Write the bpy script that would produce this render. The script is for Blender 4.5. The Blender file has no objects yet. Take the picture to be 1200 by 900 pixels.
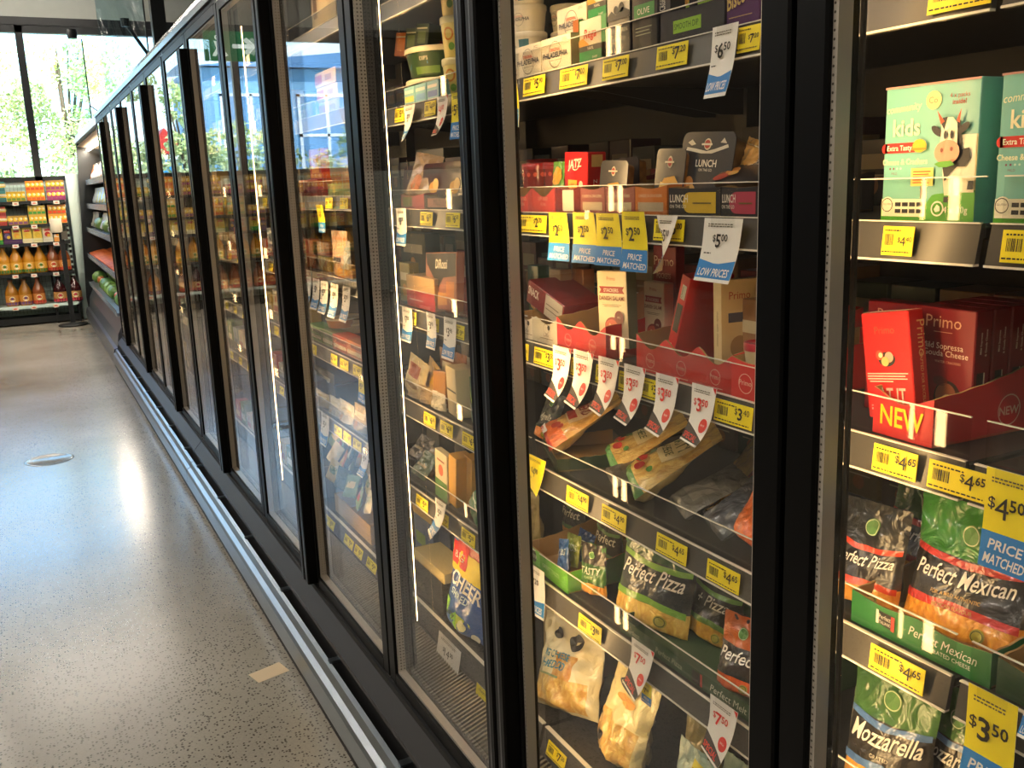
import bpy, math, random
from mathutils import Vector, Matrix, noise
random.seed(7)
PI = math.pi
scn = bpy.context.scene
COL = scn.collection

# ------------------------------------------------------------------ camera, world, sun, exposure
CAMZ = 1.62
FPX = 1110.456
ROWS = ((0.88843674, -0.45750343, -0.03702376), (0.12832414, 0.17012884, 0.97703075), (0.44069612, 0.87278106, -0.20985745))
cam_d = bpy.data.cameras.new('camera'); cam = bpy.data.objects.new('camera', cam_d); COL.objects.link(cam)
r_, u_, f_ = (Vector(v) for v in ROWS)
cam.matrix_world = Matrix(((r_.x, u_.x, -f_.x, 0), (r_.y, u_.y, -f_.y, 0), (r_.z, u_.z, -f_.z, CAMZ), (0, 0, 0, 1)))
cam_d.sensor_width = 36; cam_d.lens = FPX / 1200 * 36; cam_d.clip_start = .02; cam_d.clip_end = 300
scn.camera = cam
scn.view_settings.view_transform = 'Standard'; scn.view_settings.look = 'None'
scn.view_settings.exposure = 0.36; scn.view_settings.gamma = 1; scn.view_settings.use_curve_mapping = False
scn.cycles.max_bounces = 10; scn.cycles.transparent_max_bounces = 28; scn.cycles.glossy_bounces = 5
scn.cycles.diffuse_bounces = 4; scn.cycles.caustics_reflective = False; scn.cycles.caustics_refractive = False
scn.cycles.sample_clamp_indirect = 4

LED_POWER = 26.0
SKY_POWER = 1.0
world = bpy.data.worlds.new('sky'); scn.world = world; world.use_nodes = True
wn = world.node_tree; bg = wn.nodes['Background']
tc = wn.nodes.new('ShaderNodeTexCoord'); sep = wn.nodes.new('ShaderNodeSeparateXYZ'); rmp = wn.nodes.new('ShaderNodeValToRGB')
wn.links.new(tc.outputs['Generated'], sep.inputs[0]); wn.links.new(sep.outputs['Z'], rmp.inputs[0]); wn.links.new(rmp.outputs[0], bg.inputs[0])
e = rmp.color_ramp.elements
e[0].position = 0.0; e[0].color = (.80, .95, 1.0, 1); e[1].position = .45; e[1].color = (.22, .50, .95, 1)
e2 = rmp.color_ramp.elements.new(.10); e2.color = (.50, .82, 1.0, 1)
bg.inputs[1].default_value = 4.8 * SKY_POWER
sun_d = bpy.data.lights.new('sun', 'SUN'); sun_d.energy = 9.0; sun_d.color = (1, .95, .85); sun_d.angle = .01
sun = bpy.data.objects.new('sun', sun_d); COL.objects.link(sun)
sun.rotation_euler = (math.radians(48), 0, math.radians(-28))          # from behind the shop, high


def area(name, loc, rot, sx, sy, power, col):
    d = bpy.data.lights.new(name, 'AREA'); d.shape = 'RECTANGLE'; d.size = sx; d.size_y = sy; d.energy = power; d.color = col
    o = bpy.data.objects.new(name, d); COL.objects.link(o); o.location = loc; o.rotation_euler = rot
    return o


# ------------------------------------------------------------------ helpers
def lin(c):
    return c / 12.92 if c <= .04045 else ((c + .055) / 1.055) ** 2.4


def hexc(h):
    h = h.lstrip('#')
    return tuple(lin(int(h[i:i + 2], 16) / 255) for i in (0, 2, 4))


_mats = {}


def M(h, rough=.5, metal=0.0, coat=0.0, kind=None, name=None, emit=0.0):
    key = (h, rough, metal, coat, kind, emit)
    if key in _mats: return _mats[key]
    m = bpy.data.materials.new(name or ((kind or 'mat') + '_' + h.lstrip('#'))); m.use_nodes = True
    nt = m.node_tree; b = nt.nodes['Principled BSDF']; c = hexc(h)
    L = nt.links.new
    b.inputs['Roughness'].default_value = rough; b.inputs['Metallic'].default_value = metal
    b.inputs['Coat Weight'].default_value = coat; b.inputs['Coat Roughness'].default_value = .15
    t = nt.nodes.new('ShaderNodeTexCoord')
    n = nt.nodes.new('ShaderNodeTexNoise'); n.inputs['Scale'].default_value = 9; n.inputs['Detail'].default_value = 4
    L(t.outputs['Object'], n.inputs['Vector'])
    mx = nt.nodes.new('ShaderNodeMix'); mx.data_type = 'RGBA'
    amt = .10
    mx.inputs[6].default_value = (*[x * (1 - amt) for x in c], 1); mx.inputs[7].default_value = (*[min(1, x * (1 + amt * .5)) for x in c], 1)
    L(n.outputs['Fac'], mx.inputs[0]); L(mx.outputs[2], b.inputs['Base Color'])
    if kind == 'film':                       # crinkly plastic film
        n2 = nt.nodes.new('ShaderNodeTexNoise'); n2.inputs['Scale'].default_value = 22; n2.inputs['Detail'].default_value = 3; n2.inputs['Distortion'].default_value = 1.5
        L(t.outputs['Object'], n2.inputs['Vector'])
        bp = nt.nodes.new('ShaderNodeBump'); bp.inputs['Strength'].default_value = .55; bp.inputs['Distance'].default_value = .012
        L(n2.outputs['Fac'], bp.inputs['Height']); L(bp.outputs[0], b.inputs['Normal']); L(bp.outputs[0], b.inputs['Coat Normal'])
        b.inputs['Coat Weight'].default_value = 1; b.inputs['Coat Roughness'].default_value = .12
    if kind == 'shred':                      # grated cheese seen through film
        v = nt.nodes.new('ShaderNodeTexVoronoi'); v.inputs['Scale'].default_value = 120; v.feature = 'F1'
        mp = nt.nodes.new('ShaderNodeMapping'); mp.inputs['Scale'].default_value = (1, 1, .3); mp.inputs['Rotation'].default_value = (.4, .7, .5)
        n3 = nt.nodes.new('ShaderNodeTexNoise'); n3.inputs['Scale'].default_value = 30; n3.inputs['Distortion'].default_value = 2
        L(t.outputs['Object'], n3.inputs['Vector'])
        vm = nt.nodes.new('ShaderNodeVectorMath'); vm.operation = 'MULTIPLY_ADD'; vm.inputs[1].default_value = (.02, .02, .02)
        L(n3.outputs['Color'], vm.inputs[0]); L(t.outputs['Object'], vm.inputs[2]); L(vm.outputs[0], mp.inputs[0]); L(mp.outputs[0], v.inputs['Vector'])
        rp = nt.nodes.new('ShaderNodeValToRGB'); rp.color_ramp.elements[0].color = (min(1, c[0] * 1.15), min(1, c[1] * 1.25), min(1, c[2] * 1.6), 1)
        rp.color_ramp.elements[1].color = (c[0] * .8, c[1] * .62, c[2] * .45, 1); rp.color_ramp.elements[1].position = .9
        L(v.outputs['Distance'], rp.inputs[0]); L(rp.outputs[0], b.inputs['Base Color'])
        bp = nt.nodes.new('ShaderNodeBump'); bp.inputs['Strength'].default_value = .5; bp.inputs['Distance'].default_value = .004; bp.invert = True
        L(v.outputs['Distance'], bp.inputs['Height']); L(bp.outputs[0], b.inputs['Normal'])
        b.inputs['Coat Weight'].default_value = .8; b.inputs['Coat Roughness'].default_value = .12
    if kind == 'crisp':                      # food seen in a window: mottled
        v = nt.nodes.new('ShaderNodeTexVoronoi'); v.inputs['Scale'].default_value = 70
        L(t.outputs['Object'], v.inputs['Vector'])
        rp = nt.nodes.new('ShaderNodeValToRGB'); rp.color_ramp.elements[0].color = (*c, 1); rp.color_ramp.elements[1].color = (c[0] * .35, c[1] * .3, c[2] * .3, 1)
        L(v.outputs['Distance'], rp.inputs[0]); L(rp.outputs[0], b.inputs['Base Color'])
        b.inputs['Coat Weight'].default_value = .6
    if emit:
        b.inputs['Emission Color'].default_value = (*c, 1); b.inputs['Emission Strength'].default_value = emit
    _mats[key] = m
    return m


def glass_mat(name, tint=(1, 1, 1), rough=0.0, ior=1.45, gain=1.0, wave=0.0):
    if name in _mats: return _mats[name]
    m = bpy.data.materials.new(name); m.use_nodes = True; nt = m.node_tree; nt.nodes.clear(); L = nt.links.new
    o = nt.nodes.new('ShaderNodeOutputMaterial'); tr = nt.nodes.new('ShaderNodeBsdfTransparent'); gl = nt.nodes.new('ShaderNodeBsdfGlossy')
    fr = nt.nodes.new('ShaderNodeFresnel'); mx = nt.nodes.new('ShaderNodeMixShader'); ml = nt.nodes.new('ShaderNodeMath'); ml.operation = 'MULTIPLY'; ml.use_clamp = True
    ge = nt.nodes.new('ShaderNodeNewGeometry'); sb = nt.nodes.new('ShaderNodeMix'); sb.data_type = 'FLOAT'
    fr.inputs['IOR'].default_value = ior
    iv = nt.nodes.new('ShaderNodeMix'); iv.data_type = 'FLOAT'; iv.inputs[2].default_value = ior; iv.inputs[3].default_value = 1 / ior
    # the fresnel node already flips the ratio on back faces: keep the same reflectance from either side
    L(ge.outputs['Backfacing'], iv.inputs[0]); L(iv.outputs[0], fr.inputs['IOR'])
    iv.inputs[3].default_value = 1 / ior
    tr.inputs[0].default_value = (*tint, 1); gl.inputs['Roughness'].default_value = rough; ml.inputs[1].default_value = gain
    if wave:
        n = nt.nodes.new('ShaderNodeTexNoise'); n.inputs['Scale'].default_value = 3; bp = nt.nodes.new('ShaderNodeBump'); bp.inputs['Strength'].default_value = wave; bp.inputs['Distance'].default_value = .05
        L(n.outputs[0], bp.inputs['Height']); L(bp.outputs[0], gl.inputs['Normal'])
    L(fr.outputs[0], ml.inputs[0]); L(ml.outputs[0], mx.inputs[0]); L(tr.outputs[0], mx.inputs[1]); L(gl.outputs[0], mx.inputs[2]); L(mx.outputs[0], o.inputs[0])
    _mats[name] = m
    return m


_txt = {}


def glyphs(s, bold=0.0):
    """triangulated outline of a string in the built-in font, centred in x, baseline 0, cap height 1"""
    bold = 0.0 if '4' in s else min(bold, .018)
    k = (s, bold)
    if k in _txt: return _txt[k]
    cu = bpy.data.curves.new('t', 'FONT'); cu.body = s; cu.size = 1; cu.resolution_u = 2; cu.offset = bold; cu.align_x = 'CENTER'
    ob = bpy.data.objects.new('t', cu); COL.objects.link(ob)
    me = bpy.data.meshes.new_from_object(ob)
    vs = [(v.co.x / .70, v.co.y / .70) for v in me.vertices]; fs = [tuple(p.vertices) for p in me.polygons]
    bpy.data.objects.remove(ob); bpy.data.curves.remove(cu); bpy.data.meshes.remove(me)
    _txt[k] = (vs, fs)
    return _txt[k]


class Flat:
    def __init__(s, O, U, V, W, H, N=None):
        s.O, s.U, s.V, s.W, s.H = Vector(O), Vector(U).normalized(), Vector(V).normalized(), W, H
        s.N = Vector(N) if N else s.U.cross(s.V); s.sub = 1

    def __call__(s, u, v, l=0): return s.O + s.U * (u * s.W) + s.V * (v * s.H) + s.N * (l * .0007)


class G:
    """collects faces with materials and links them as ONE mesh object"""
    def __init__(s): s.v = []; s.f = []; s.m = []; s.mats = []; s.sm = []

    def mi(s, m):
        if m not in s.mats: s.mats.append(m)
        return s.mats.index(m)

    def face(s, pts, m, smooth=False):
        i = len(s.v); s.v += [Vector(p) for p in pts]; s.f.append(tuple(range(i, i + len(pts)))); s.m.append(s.mi(m)); s.sm.append(smooth)

    def grid(s, rows, m, closed=False, smooth=True):
        """rows: list of rows of points; m: material or function(i,j)"""
        b = len(s.v); R = len(rows); C = len(rows[0])
        for r in rows: s.v += [Vector(p) for p in r]
        for i in range(R - 1):
            for j in range(C if closed else C - 1):
                k = (j + 1) % C
                s.f.append((b + i * C + j, b + i * C + k, b + (i + 1) * C + k, b + (i + 1) * C + j))
                s.m.append(s.mi(m(i, j) if callable(m) and not isinstance(m, bpy.types.Material) else m)); s.sm.append(smooth)

    def box(s, x0, x1, y0, y1, z0, z1, m, bev=0.0):
        if bev:
            b = bev
            xs = sorted((x0, x1)); ys = sorted((y0, y1)); zs = sorted((z0, z1))
            ring = []
            def oct_(z, i): 
                a, c = xs[0] + i, xs[1] - i; d, e = ys[0] + i, ys[1] - i
                q = b if i == 0 else b * .0 + b * .6
                return [(a + q, d, z), (c - q, d, z), (c, d + q, z), (c, e - q, z), (c - q, e, z), (a + q, e, z), (a, e - q, z), (a, d + q, z)]
            rows = [oct_(zs[0], b * .8), oct_(zs[0] + b, 0), oct_(zs[1] - b, 0), oct_(zs[1], b * .8)]
            s.grid(rows, m, closed=True, smooth=False); s.face(list(reversed(rows[0])), m); s.face(rows[-1], m); return
        p = [(x, y, z) for x in (x0, x1) for y in (y0, y1) for z in (z0, z1)]
        for q in ((0, 1, 3, 2), (4, 6, 7, 5), (0, 4, 5, 1), (2, 3, 7, 6), (0, 2, 6, 4), (1, 5, 7, 3)): s.face([p[i] for i in q], m)

    def prism(s, prof, a0, a1, m, axis='y'):
        """closed 2-D profile swept along an axis; profile is (x,z) for y, (y,z) for x"""
        f = (lambda p, a: (p[0], a, p[1])) if axis == 'y' else ((lambda p, a: (a, p[0], p[1])) if axis == 'x' else (lambda p, a: (p[0], p[1], a)))
        n = len(prof)
        for i in range(n):
            j = (i + 1) % n; s.face([f(prof[i], a0), f(prof[j], a0), f(prof[j], a1), f(prof[i], a1)], m)
        s.face([f(p, a0) for p in reversed(prof)], m); s.face([f(p, a1) for p in prof], m)

    def lathe(s, prof, m, n=20, c=(0, 0), cap=True, mfun=None, sq=0.0):
        rows = []
        for r, z in prof:
            row = []
            for k in range(n):
                a = 2 * PI * k / n
                row.append((c[0] + r * math.cos(a), c[1] + r * math.sin(a), z))
            rows.append(row)
        s.grid(rows, (lambda i, j: mfun(i, j)) if mfun else m, closed=True)
        if cap:
            s.face(list(reversed(rows[0])), mfun(0, 0) if mfun else m); s.face(rows[-1], mfun(len(prof) - 2, 0) if mfun else m)

    def tube(s, pts, r, m, n=8):
        pts = [Vector(p) for p in pts]; rows = []
        for i, p in enumerate(pts):
            d = (pts[min(i + 1, len(pts) - 1)] - pts[max(i - 1, 0)]).normalized()
            a = d.orthogonal().normalized(); b = d.cross(a)
            if i and rows:
                pass
            rr = r[i] if isinstance(r, (list, tuple)) else r
            rows.append([p + (a * math.cos(2 * PI * k / n) + b * math.sin(2 * PI * k / n)) * rr for k in range(n)])
        s.grid(rows, m, closed=True); s.face(list(reversed(rows[0])), m); s.face(rows[-1], m)

    # ---- printing on a mapped surface
    def text(s, P, t, u, v, h, m, shear=0.0, bold=0.0, rot=0.0, w=None, l=2, align='C', cond=1.0):
        vs, fs = glyphs(t, bold)
        if not vs: return
        xs = [a for a, b in vs]; sc = h * P.H; wid = (max(xs) - min(xs)) * sc * cond; cx = cond
        if w and wid > w * P.W: cx = cond * w * P.W / wid; wid = w * P.W
        off = 0
        if align == 'L': off = -min(xs) * cx
        if align == 'R': off = -max(xs) * cx
        mid = (max(xs) + min(xs)) / 2 * cx if align == 'C' else 0
        b = len(s.v); ca, sa = math.cos(rot), math.sin(rot)
        for x, y in vs:
            X = (x * cx + off - mid + y * shear) * sc; Y = y * sc
            s.v.append(P(u + (X * ca - Y * sa) / P.W, v + (X * sa + Y * ca) / P.H, l))
        k = s.mi(m)
        for f in fs: s.f.append(tuple(b + i for i in f)); s.m.append(k); s.sm.append(False)

    def rect(s, P, u0, v0, u1, v1, m, l=1, n=None):
        n = n or P.sub
        rows = [[P(u0 + (u1 - u0) * j / n, v0 + (v1 - v0) * i / n, l) for j in range(n + 1)] for i in range(n + 1)]
        s.grid(rows, m, smooth=n > 1)

    def poly(s, P, pts, m, l=1): s.face([P(u, v, l) for u, v in pts], m)

    def disc(s, P, u, v, r, m, l=1, ry=None, n=20, rot=0.0):
        rx = r * P.H / P.W; ry = ry or r
        pt = []
        for k in range(n):
            a = 2 * PI * k / n; X = rx * math.cos(a); Y = ry * math.sin(a)
            pt.append(P(u + X * math.cos(rot) - Y * math.sin(rot), v + X * math.sin(rot) + Y * math.cos(rot), l))
        c = P(u, v, l)
        b = len(s.v); s.v += [c] + pt; k = s.mi(m)
        for i in range(n): s.f.append((b, b + 1 + i, b + 1 + (i + 1) % n)); s.m.append(k); s.sm.append(False)

    def ringd(s, P, u, v, r, m, w=.12, l=2, n=24):
        rx = r * P.H / P.W; rows = []
        for q in (1, 1 - w): rows.append([P(u + rx * q * math.cos(2 * PI * k / n), v + r * q * math.sin(2 * PI * k / n), l) for k in range(n)])
        s.grid(rows, m, closed=True, smooth=False)

    def deco(s, P, items):
        for it in items:
            k = it[0]; a = it[1:-1] if isinstance(it[-1], dict) else it[1:]; kw = it[-1] if isinstance(it[-1], dict) else {}
            a = list(a); a[-1] = M(a[-1], .45) if isinstance(a[-1], str) and a[-1].startswith('#') else a[-1]
            if k == 't': s.text(P, *a, **kw)
            elif k == 'r': s.rect(P, *a, **kw)
            elif k == 'd': s.disc(P, *a, **kw)
            elif k == 'o': s.ringd(P, *a, **kw)
            elif k == 'p': s.poly(P, *a, **kw)

    def mesh(s, name):
        me = bpy.data.meshes.new(name)
        me.from_pydata([tuple(p) for p in s.v], [], s.f)
        for m in s.mats: me.materials.append(m)
        me.polygons.foreach_set('material_index', s.m); me.polygons.foreach_set('use_smooth', s.sm); me.update()
        return me

    def build(s, name, parent=None):
        o = bpy.data.objects.new(name, s.mesh(name)); COL.objects.link(o)
        if parent: o.parent = parent
        return o


def tag(o, label=None, cat=None, group=None, kind=None):
    if label: o['label'] = label
    if cat: o['category'] = cat
    if group: o['group'] = group
    if kind: o['kind'] = kind
    return o


def empty(name, loc=(0, 0, 0), rz=0.0, rot=None):
    o = bpy.data.objects.new(name, None); COL.objects.link(o); o.empty_display_size = .05
    o.location = loc; o.rotation_euler = rot or (0, 0, rz)
    return o


KIDS = {}


def copy_tree(o, parent=None):
    c = o.copy(); COL.objects.link(c); c.parent = parent
    for ch in list(o.children): copy_tree(ch, c)
    return c


def put(o, loc, rot=None):
    o.location = loc
    if rot is not None: o.rotation_euler = rot
    return o


# a ray through a place in the photograph, met with a real plane
def ray(px, py):
    a, b = (px - 600) / FPX, (450 - py) / FPX
    return r_ * a + u_ * b + f_


def onx(px, py, X):
    d = ray(px, py); d = d * (X / d.x); return Vector((d.x, d.y, d.z + CAMZ))


def ony(px, py, Y):
    d = ray(px, py); d = d * (Y / d.y); return Vector((d.x, d.y, d.z + CAMZ))


DOOR_X = .75                # outer face of the glass doors
RAIL_X = .90                # front of the shelves
SHELF = {-1: 2.070, 0: 1.811, 1: 1.555, 2: 1.294, 3: 1.033, 4: .777, 5: .405}     # top surface of each shelf, 5 = deck
LIFT = lambda y: .035 if y > 2.74 else 0.0       # the shelves of the far bays hang one notch higher
FACE = -PI / 2              # things on the shelves face the aisle: local +x = towards the camera end of the aisle


def fit(px0, px1, pyt, pyb, X):
    """real width and height of something whose front stands on plane X"""
    a = onx(px0, (pyt + pyb) / 2, X); b = onx(px1, (pyt + pyb) / 2, X); mx = (px0 + px1) / 2
    t = onx(mx, pyt, X); q = onx(mx, pyb, X)
    return (a.y + b.y) / 2, abs(a.y - b.y), q.z, t.z - q.z


BLACK = M('#040404', .42, name='black_frame'); BLACK.node_tree.nodes['Principled BSDF'].inputs['Specular IOR Level'].default_value = .12; BLACK2 = M('#15120e', .5)
STEEL = M('#a8a39a', .28, 1.0, name='steel'); ALU = M('#9aa2a8', .32, 1.0, name='aluminium'); DARKSTEEL = M('#55524c', .35, .8)
RAILM = M('#57544f', .32, .35, name='grey_rail'); KRAFT = M('#a1804f', .8, name='kraft_board'); WHITE = M('#f3efe6', .5)
YEL = M('#f7e21a', .5, name='yellow_card'); BLU = M('#2f86cf', .5, name='blue_card'); INK = M('#16130f', .6, name='black_ink'); REDI = M('#dd2a22', .5, name='red_ink')
GLASS = glass_mat('door_glass', (.985, .99, .985), 0.0, 1.5)
CLEAR = glass_mat('clear_plastic', (.97, .97, .96), 0.05, 1.45)

# ------------------------------------------------------------------ structure: the shop
def struct(name, g, label=None):
    o = g.build(name); o['kind'] = 'structure'
    if label: o['label'] = label
    return o


def floor_mat():
    m = bpy.data.materials.new('polished_concrete'); m.use_nodes = True; nt = m.node_tree; L = nt.links.new; b = nt.nodes['Principled BSDF']
    t = nt.nodes.new('ShaderNodeTexCoord')
    n1 = nt.nodes.new('ShaderNodeTexNoise'); n1.inputs['Scale'].default_value = .9; n1.inputs['Detail'].default_value = 6
    n2 = nt.nodes.new('ShaderNodeTexNoise'); n2.inputs['Scale'].default_value = 130; n2.inputs['Detail'].default_value = 2
    v = nt.nodes.new('ShaderNodeTexVoronoi'); v.inputs['Scale'].default_value = 105; v.inputs['Randomness'].default_value = 1
    mpp = nt.nodes.new('ShaderNodeMapping'); mpp.inputs['Scale'].default_value = (1, .25, 1)
    n4 = nt.nodes.new('ShaderNodeTexNoise'); n4.inputs['Scale'].default_value = 5; n4.inputs['Detail'].default_value = 5
    for x in (n1, n2, v): L(t.outputs['Object'], x.inputs['Vector'])
    mpp.inputs['Scale'].default_value = (.8, 1.4, 1); L(t.outputs['Object'], mpp.inputs[0]); L(mpp.outputs[0], n4.inputs['Vector'])
    r1 = nt.nodes.new('ShaderNodeValToRGB'); r1.color_ramp.elements[0].position = .3; r1.color_ramp.elements[0].color = (.26, .235, .19, 1)
    r1.color_ramp.elements[1].position = .7; r1.color_ramp.elements[1].color = (.40, .37, .31, 1)
    L(n1.outputs[0], r1.inputs[0])
    # aggregate: only some voronoi cells carry a dark speck
    sx = nt.nodes.new('ShaderNodeSeparateColor'); L(v.outputs['Color'], sx.inputs[0])
    c1 = nt.nodes.new('ShaderNodeMath'); c1.operation = 'GREATER_THAN'; c1.inputs[1].default_value = .5; L(sx.outputs[0], c1.inputs[0])
    c2 = nt.nodes.new('ShaderNodeMath'); c2.operation = 'LESS_THAN'; c2.inputs[1].default_value = .38; L(v.outputs['Distance'], c2.inputs[0])
    c3 = nt.nodes.new('ShaderNodeMath'); c3.operation = 'MULTIPLY'; L(c1.outputs[0], c3.inputs[0]); L(c2.outputs[0], c3.inputs[1])
    c4 = nt.nodes.new('ShaderNodeMath'); c4.operation = 'MULTIPLY'; c4.inputs[1].default_value = .92; L(c3.outputs[0], c4.inputs[0])
    mx = nt.nodes.new('ShaderNodeMix'); mx.data_type = 'RGBA'; mx.inputs[7].default_value = (.06, .048, .034, 1); L(c4.outputs[0], mx.inputs[0]); L(r1.outputs[0], mx.inputs[6])
    mx2 = nt.nodes.new('ShaderNodeMix'); mx2.data_type = 'RGBA'; mx2.blend_type = 'MULTIPLY'; mx2.inputs[0].default_value = .22
    r2 = nt.nodes.new('ShaderNodeValToRGB'); r2.color_ramp.elements[0].position = .35; r2.color_ramp.elements[0].color = (.5, .5, .5, 1); r2.color_ramp.elements[1].position = .6
    L(n2.outputs[0], r2.inputs[0]); L(mx.outputs[2], mx2.inputs[6]); L(r2.outputs[0], mx2.inputs[7])
    mx3 = nt.nodes.new('ShaderNodeMix'); mx3.data_type = 'RGBA'; mx3.blend_type = 'MULTIPLY'; mx3.inputs[0].default_value = .0
    L(mx2.outputs[2], mx3.inputs[6]); L(n4.outputs[0], mx3.inputs[7]); L(mx3.outputs[2], b.inputs['Base Color'])
    rr = nt.nodes.new('ShaderNodeMapRange'); rr.inputs[3].default_value = .14; rr.inputs[4].default_value = .30; L(n1.outputs[0], rr.inputs[0]); L(rr.outputs[0], b.inputs['Roughness'])
    b.inputs['Specular IOR Level'].default_value = .95
    return m


XL, XR, YB, YF, ZC = -7.0, 3.2, -4.0, 14.3, 4.9
g = G(); g.box(XL - .2, XR + .2, YB - .2, YF + .2, -.1, 0, floor_mat()); struct('floor', g)
g = G(); g.box(XL - .2, XR + .2, YB - .2, YF + .2, ZC, ZC + .15, M('#4b4946', .8, name='dark_ceiling')); struct('ceiling', g)
WALLM = M('#a8aca6', .8, name='grey_wall_paint')
g = G(); g.box(XL - .2, XL, YB, YF, 0, ZC, M('#3b3733', .8)); struct('wall_left', g)
g = G(); g.box(XR, XR + .2, YB, YF, 0, ZC, M('#8f918c', .8)); struct('wall_right', g)
g = G(); g.box(XL, XR, YB - .2, YB, 0, ZC, M('#3b3733', .8)); struct('wall_back', g)
WZ0, WZ1 = 1.84, 3.80
g = G(); g.box(XL, XR, YF, YF + .2, 0, WZ0, M('#b9c4c0', .7)); g.box(XL, XR, YF, YF + .2, WZ1, ZC, WALLM); g.box(XL, -3.15, YF, YF + .2, WZ0, WZ1, M('#2c2a28', .8)); struct('wall_front', g)
mull = [-3.15, -1.5, .31, 2.03, 3.15]
FRM = M('#12161a', .4, name='window_frame')
for i in range(len(mull) - 1):
    g = G(); a, b = mull[i], mull[i + 1]
    for x0, x1, z0, z1 in ((a, a + .045, WZ0, WZ1), (b - .045, b, WZ0, WZ1), (a, b, WZ0, WZ0 + .06), (a, b, WZ1 - .09, WZ1)):
        g.box(x0, x1, YF - .04, YF + .08, z0, z1, FRM)
    w = struct('window_%d' % (i + 1), g)
    p = G(); p.box(a + .045, b - .045, YF + .02, YF + .03, WZ0 + .06, WZ1 - .09, GLASS); p.build('window_pane', w)
g = G(); g.box(XL, XR, YF - .05, YF, WZ1 + .0, WZ1 + .10, FRM); struct('trim_1', g, 'black trim band above the front windows')
g = G(); g.box(1.64, 1.79, 11.95, 12.1, 0, ZC, M('#101214', .5)); struct('trim_2', g, 'black steel column behind the fridge row')
# ceiling strip lights
LAMP = M('#fff2e0', .5, emit=88.0, name='lamp')
n = 0
for x in (-1.6, -4.2):
    for y in (-2, 1.4, 4.8, 8.2, 11.6):
        t = empty('linear_light', (x, y, ZC - .35))
        g = G(); g.box(-.05, .05, -1.1, 1.1, 0, .06, M('#222222', .5)); g.box(-.004, .004, -.9, -.89, .06, .35, INK); g.box(-.004, .004, .89, .9, .06, .35, INK); g.build('housing', t)
        g = G(); g.box(-.035, .035, -1.08, 1.08, -.012, 0, LAMP); g.build('diffuser', t)
        tag(t, 'long linear ceiling light, one of two rows seen only mirrored in the fridge glass', 'ceiling light', 'linear ceiling lights over the aisle')

for x, y in ((-2.2, 12.7), (.35, 12.9)):  # two fill lamps added to brighten the juice shelves
    t = empty('linear_light', (x, y, ZC - .35), PI / 2)
    g = G(); g.box(-.05, .05, -1.1, 1.1, 0, .06, M('#222222', .5)); g.box(-.004, .004, -.9, -.89, .06, .35, INK); g.box(-.004, .004, .89, .9, .06, .35, INK); g.build('housing', t)
    g = G(); g.box(-.035, .035, -1.08, 1.08, -.012, 0, LAMP); g.build('diffuser', t)
    tag(t, 'added linear light hung crosswise to brighten the juice shelves', 'ceiling light', 'added crosswise fill lights at the far end')
# floor hatch and paper
g = G(); P = Flat((0, 0, 0), (1, 0, 0), (0, 1, 0), .26, .26)
g.lathe([(.001, .0005), (.12, .001), (.125, .0035), (.14, .0035), (.145, 0)], M('#8a8a84', .25, .6), 28, cap=False)
o = g.build('floor_drain_cover'); put(o, (-.02, 6.5, .0)); tag(o, 'round metal drain cover set into the polished floor', 'drain cover')
g = G(); rows = [[((i / 6 - .5) * .115, (j / 6 - .5) * .075, .0015 + .003 * (i / 6) ** 2 * (j / 6)) for j in range(7)] for i in range(7)]; g.grid(rows, M('#d9c3a0', .8))
g.grid([[(p[0], p[1], p[2] - .001) for p in r] for r in rows], M('#d9c3a0', .8))
o = g.build('cardboard_scrap'); put(o, (.565, 3.05, .0005), (0, 0, .25)); tag(o, 'small pale rectangle of card lying on the concrete floor', 'card')

# ------------------------------------------------------------------ the glass-door fridges
def spacer_mat():
    m = bpy.data.materials.new('perforated_spacer'); m.use_nodes = True; nt = m.node_tree; L = nt.links.new; b = nt.nodes['Principled BSDF']
    t = nt.nodes.new('ShaderNodeTexCoord'); v = nt.nodes.new('ShaderNodeTexVoronoi'); v.inputs['Scale'].default_value = 115; v.inputs['Randomness'].default_value = 0
    L(t.outputs['Object'], v.inputs['Vector']); c = nt.nodes.new('ShaderNodeMath'); c.operation = 'LESS_THAN'; c.inputs[1].default_value = .24; L(v.outputs['Distance'], c.inputs[0])
    mx = nt.nodes.new('ShaderNodeMix'); mx.data_type = 'RGBA'; mx.inputs[6].default_value = (.62, .56, .48, 1); mx.inputs[7].default_value = (.10, .08, .06, 1)
    L(c.outputs[0], mx.inputs[0]); L(mx.outputs[2], b.inputs['Base Color']); b.inputs['Metallic'].default_value = .5; b.inputs['Roughness'].default_value = .42
    return m


SPACER = spacer_mat()
LED = M('#ffd08e', .5, emit=LED_POWER, name='led_strip')
RISER_EDGE = M('#e8e2d2', .25, coat=.5)
DZ0, DZ1 = .292, 2.305
SHELFM = M('#3a3733', .45, .5, name='shelf_steel'); LINER = M('#4a4640', .5, name='fridge_liner')


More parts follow.
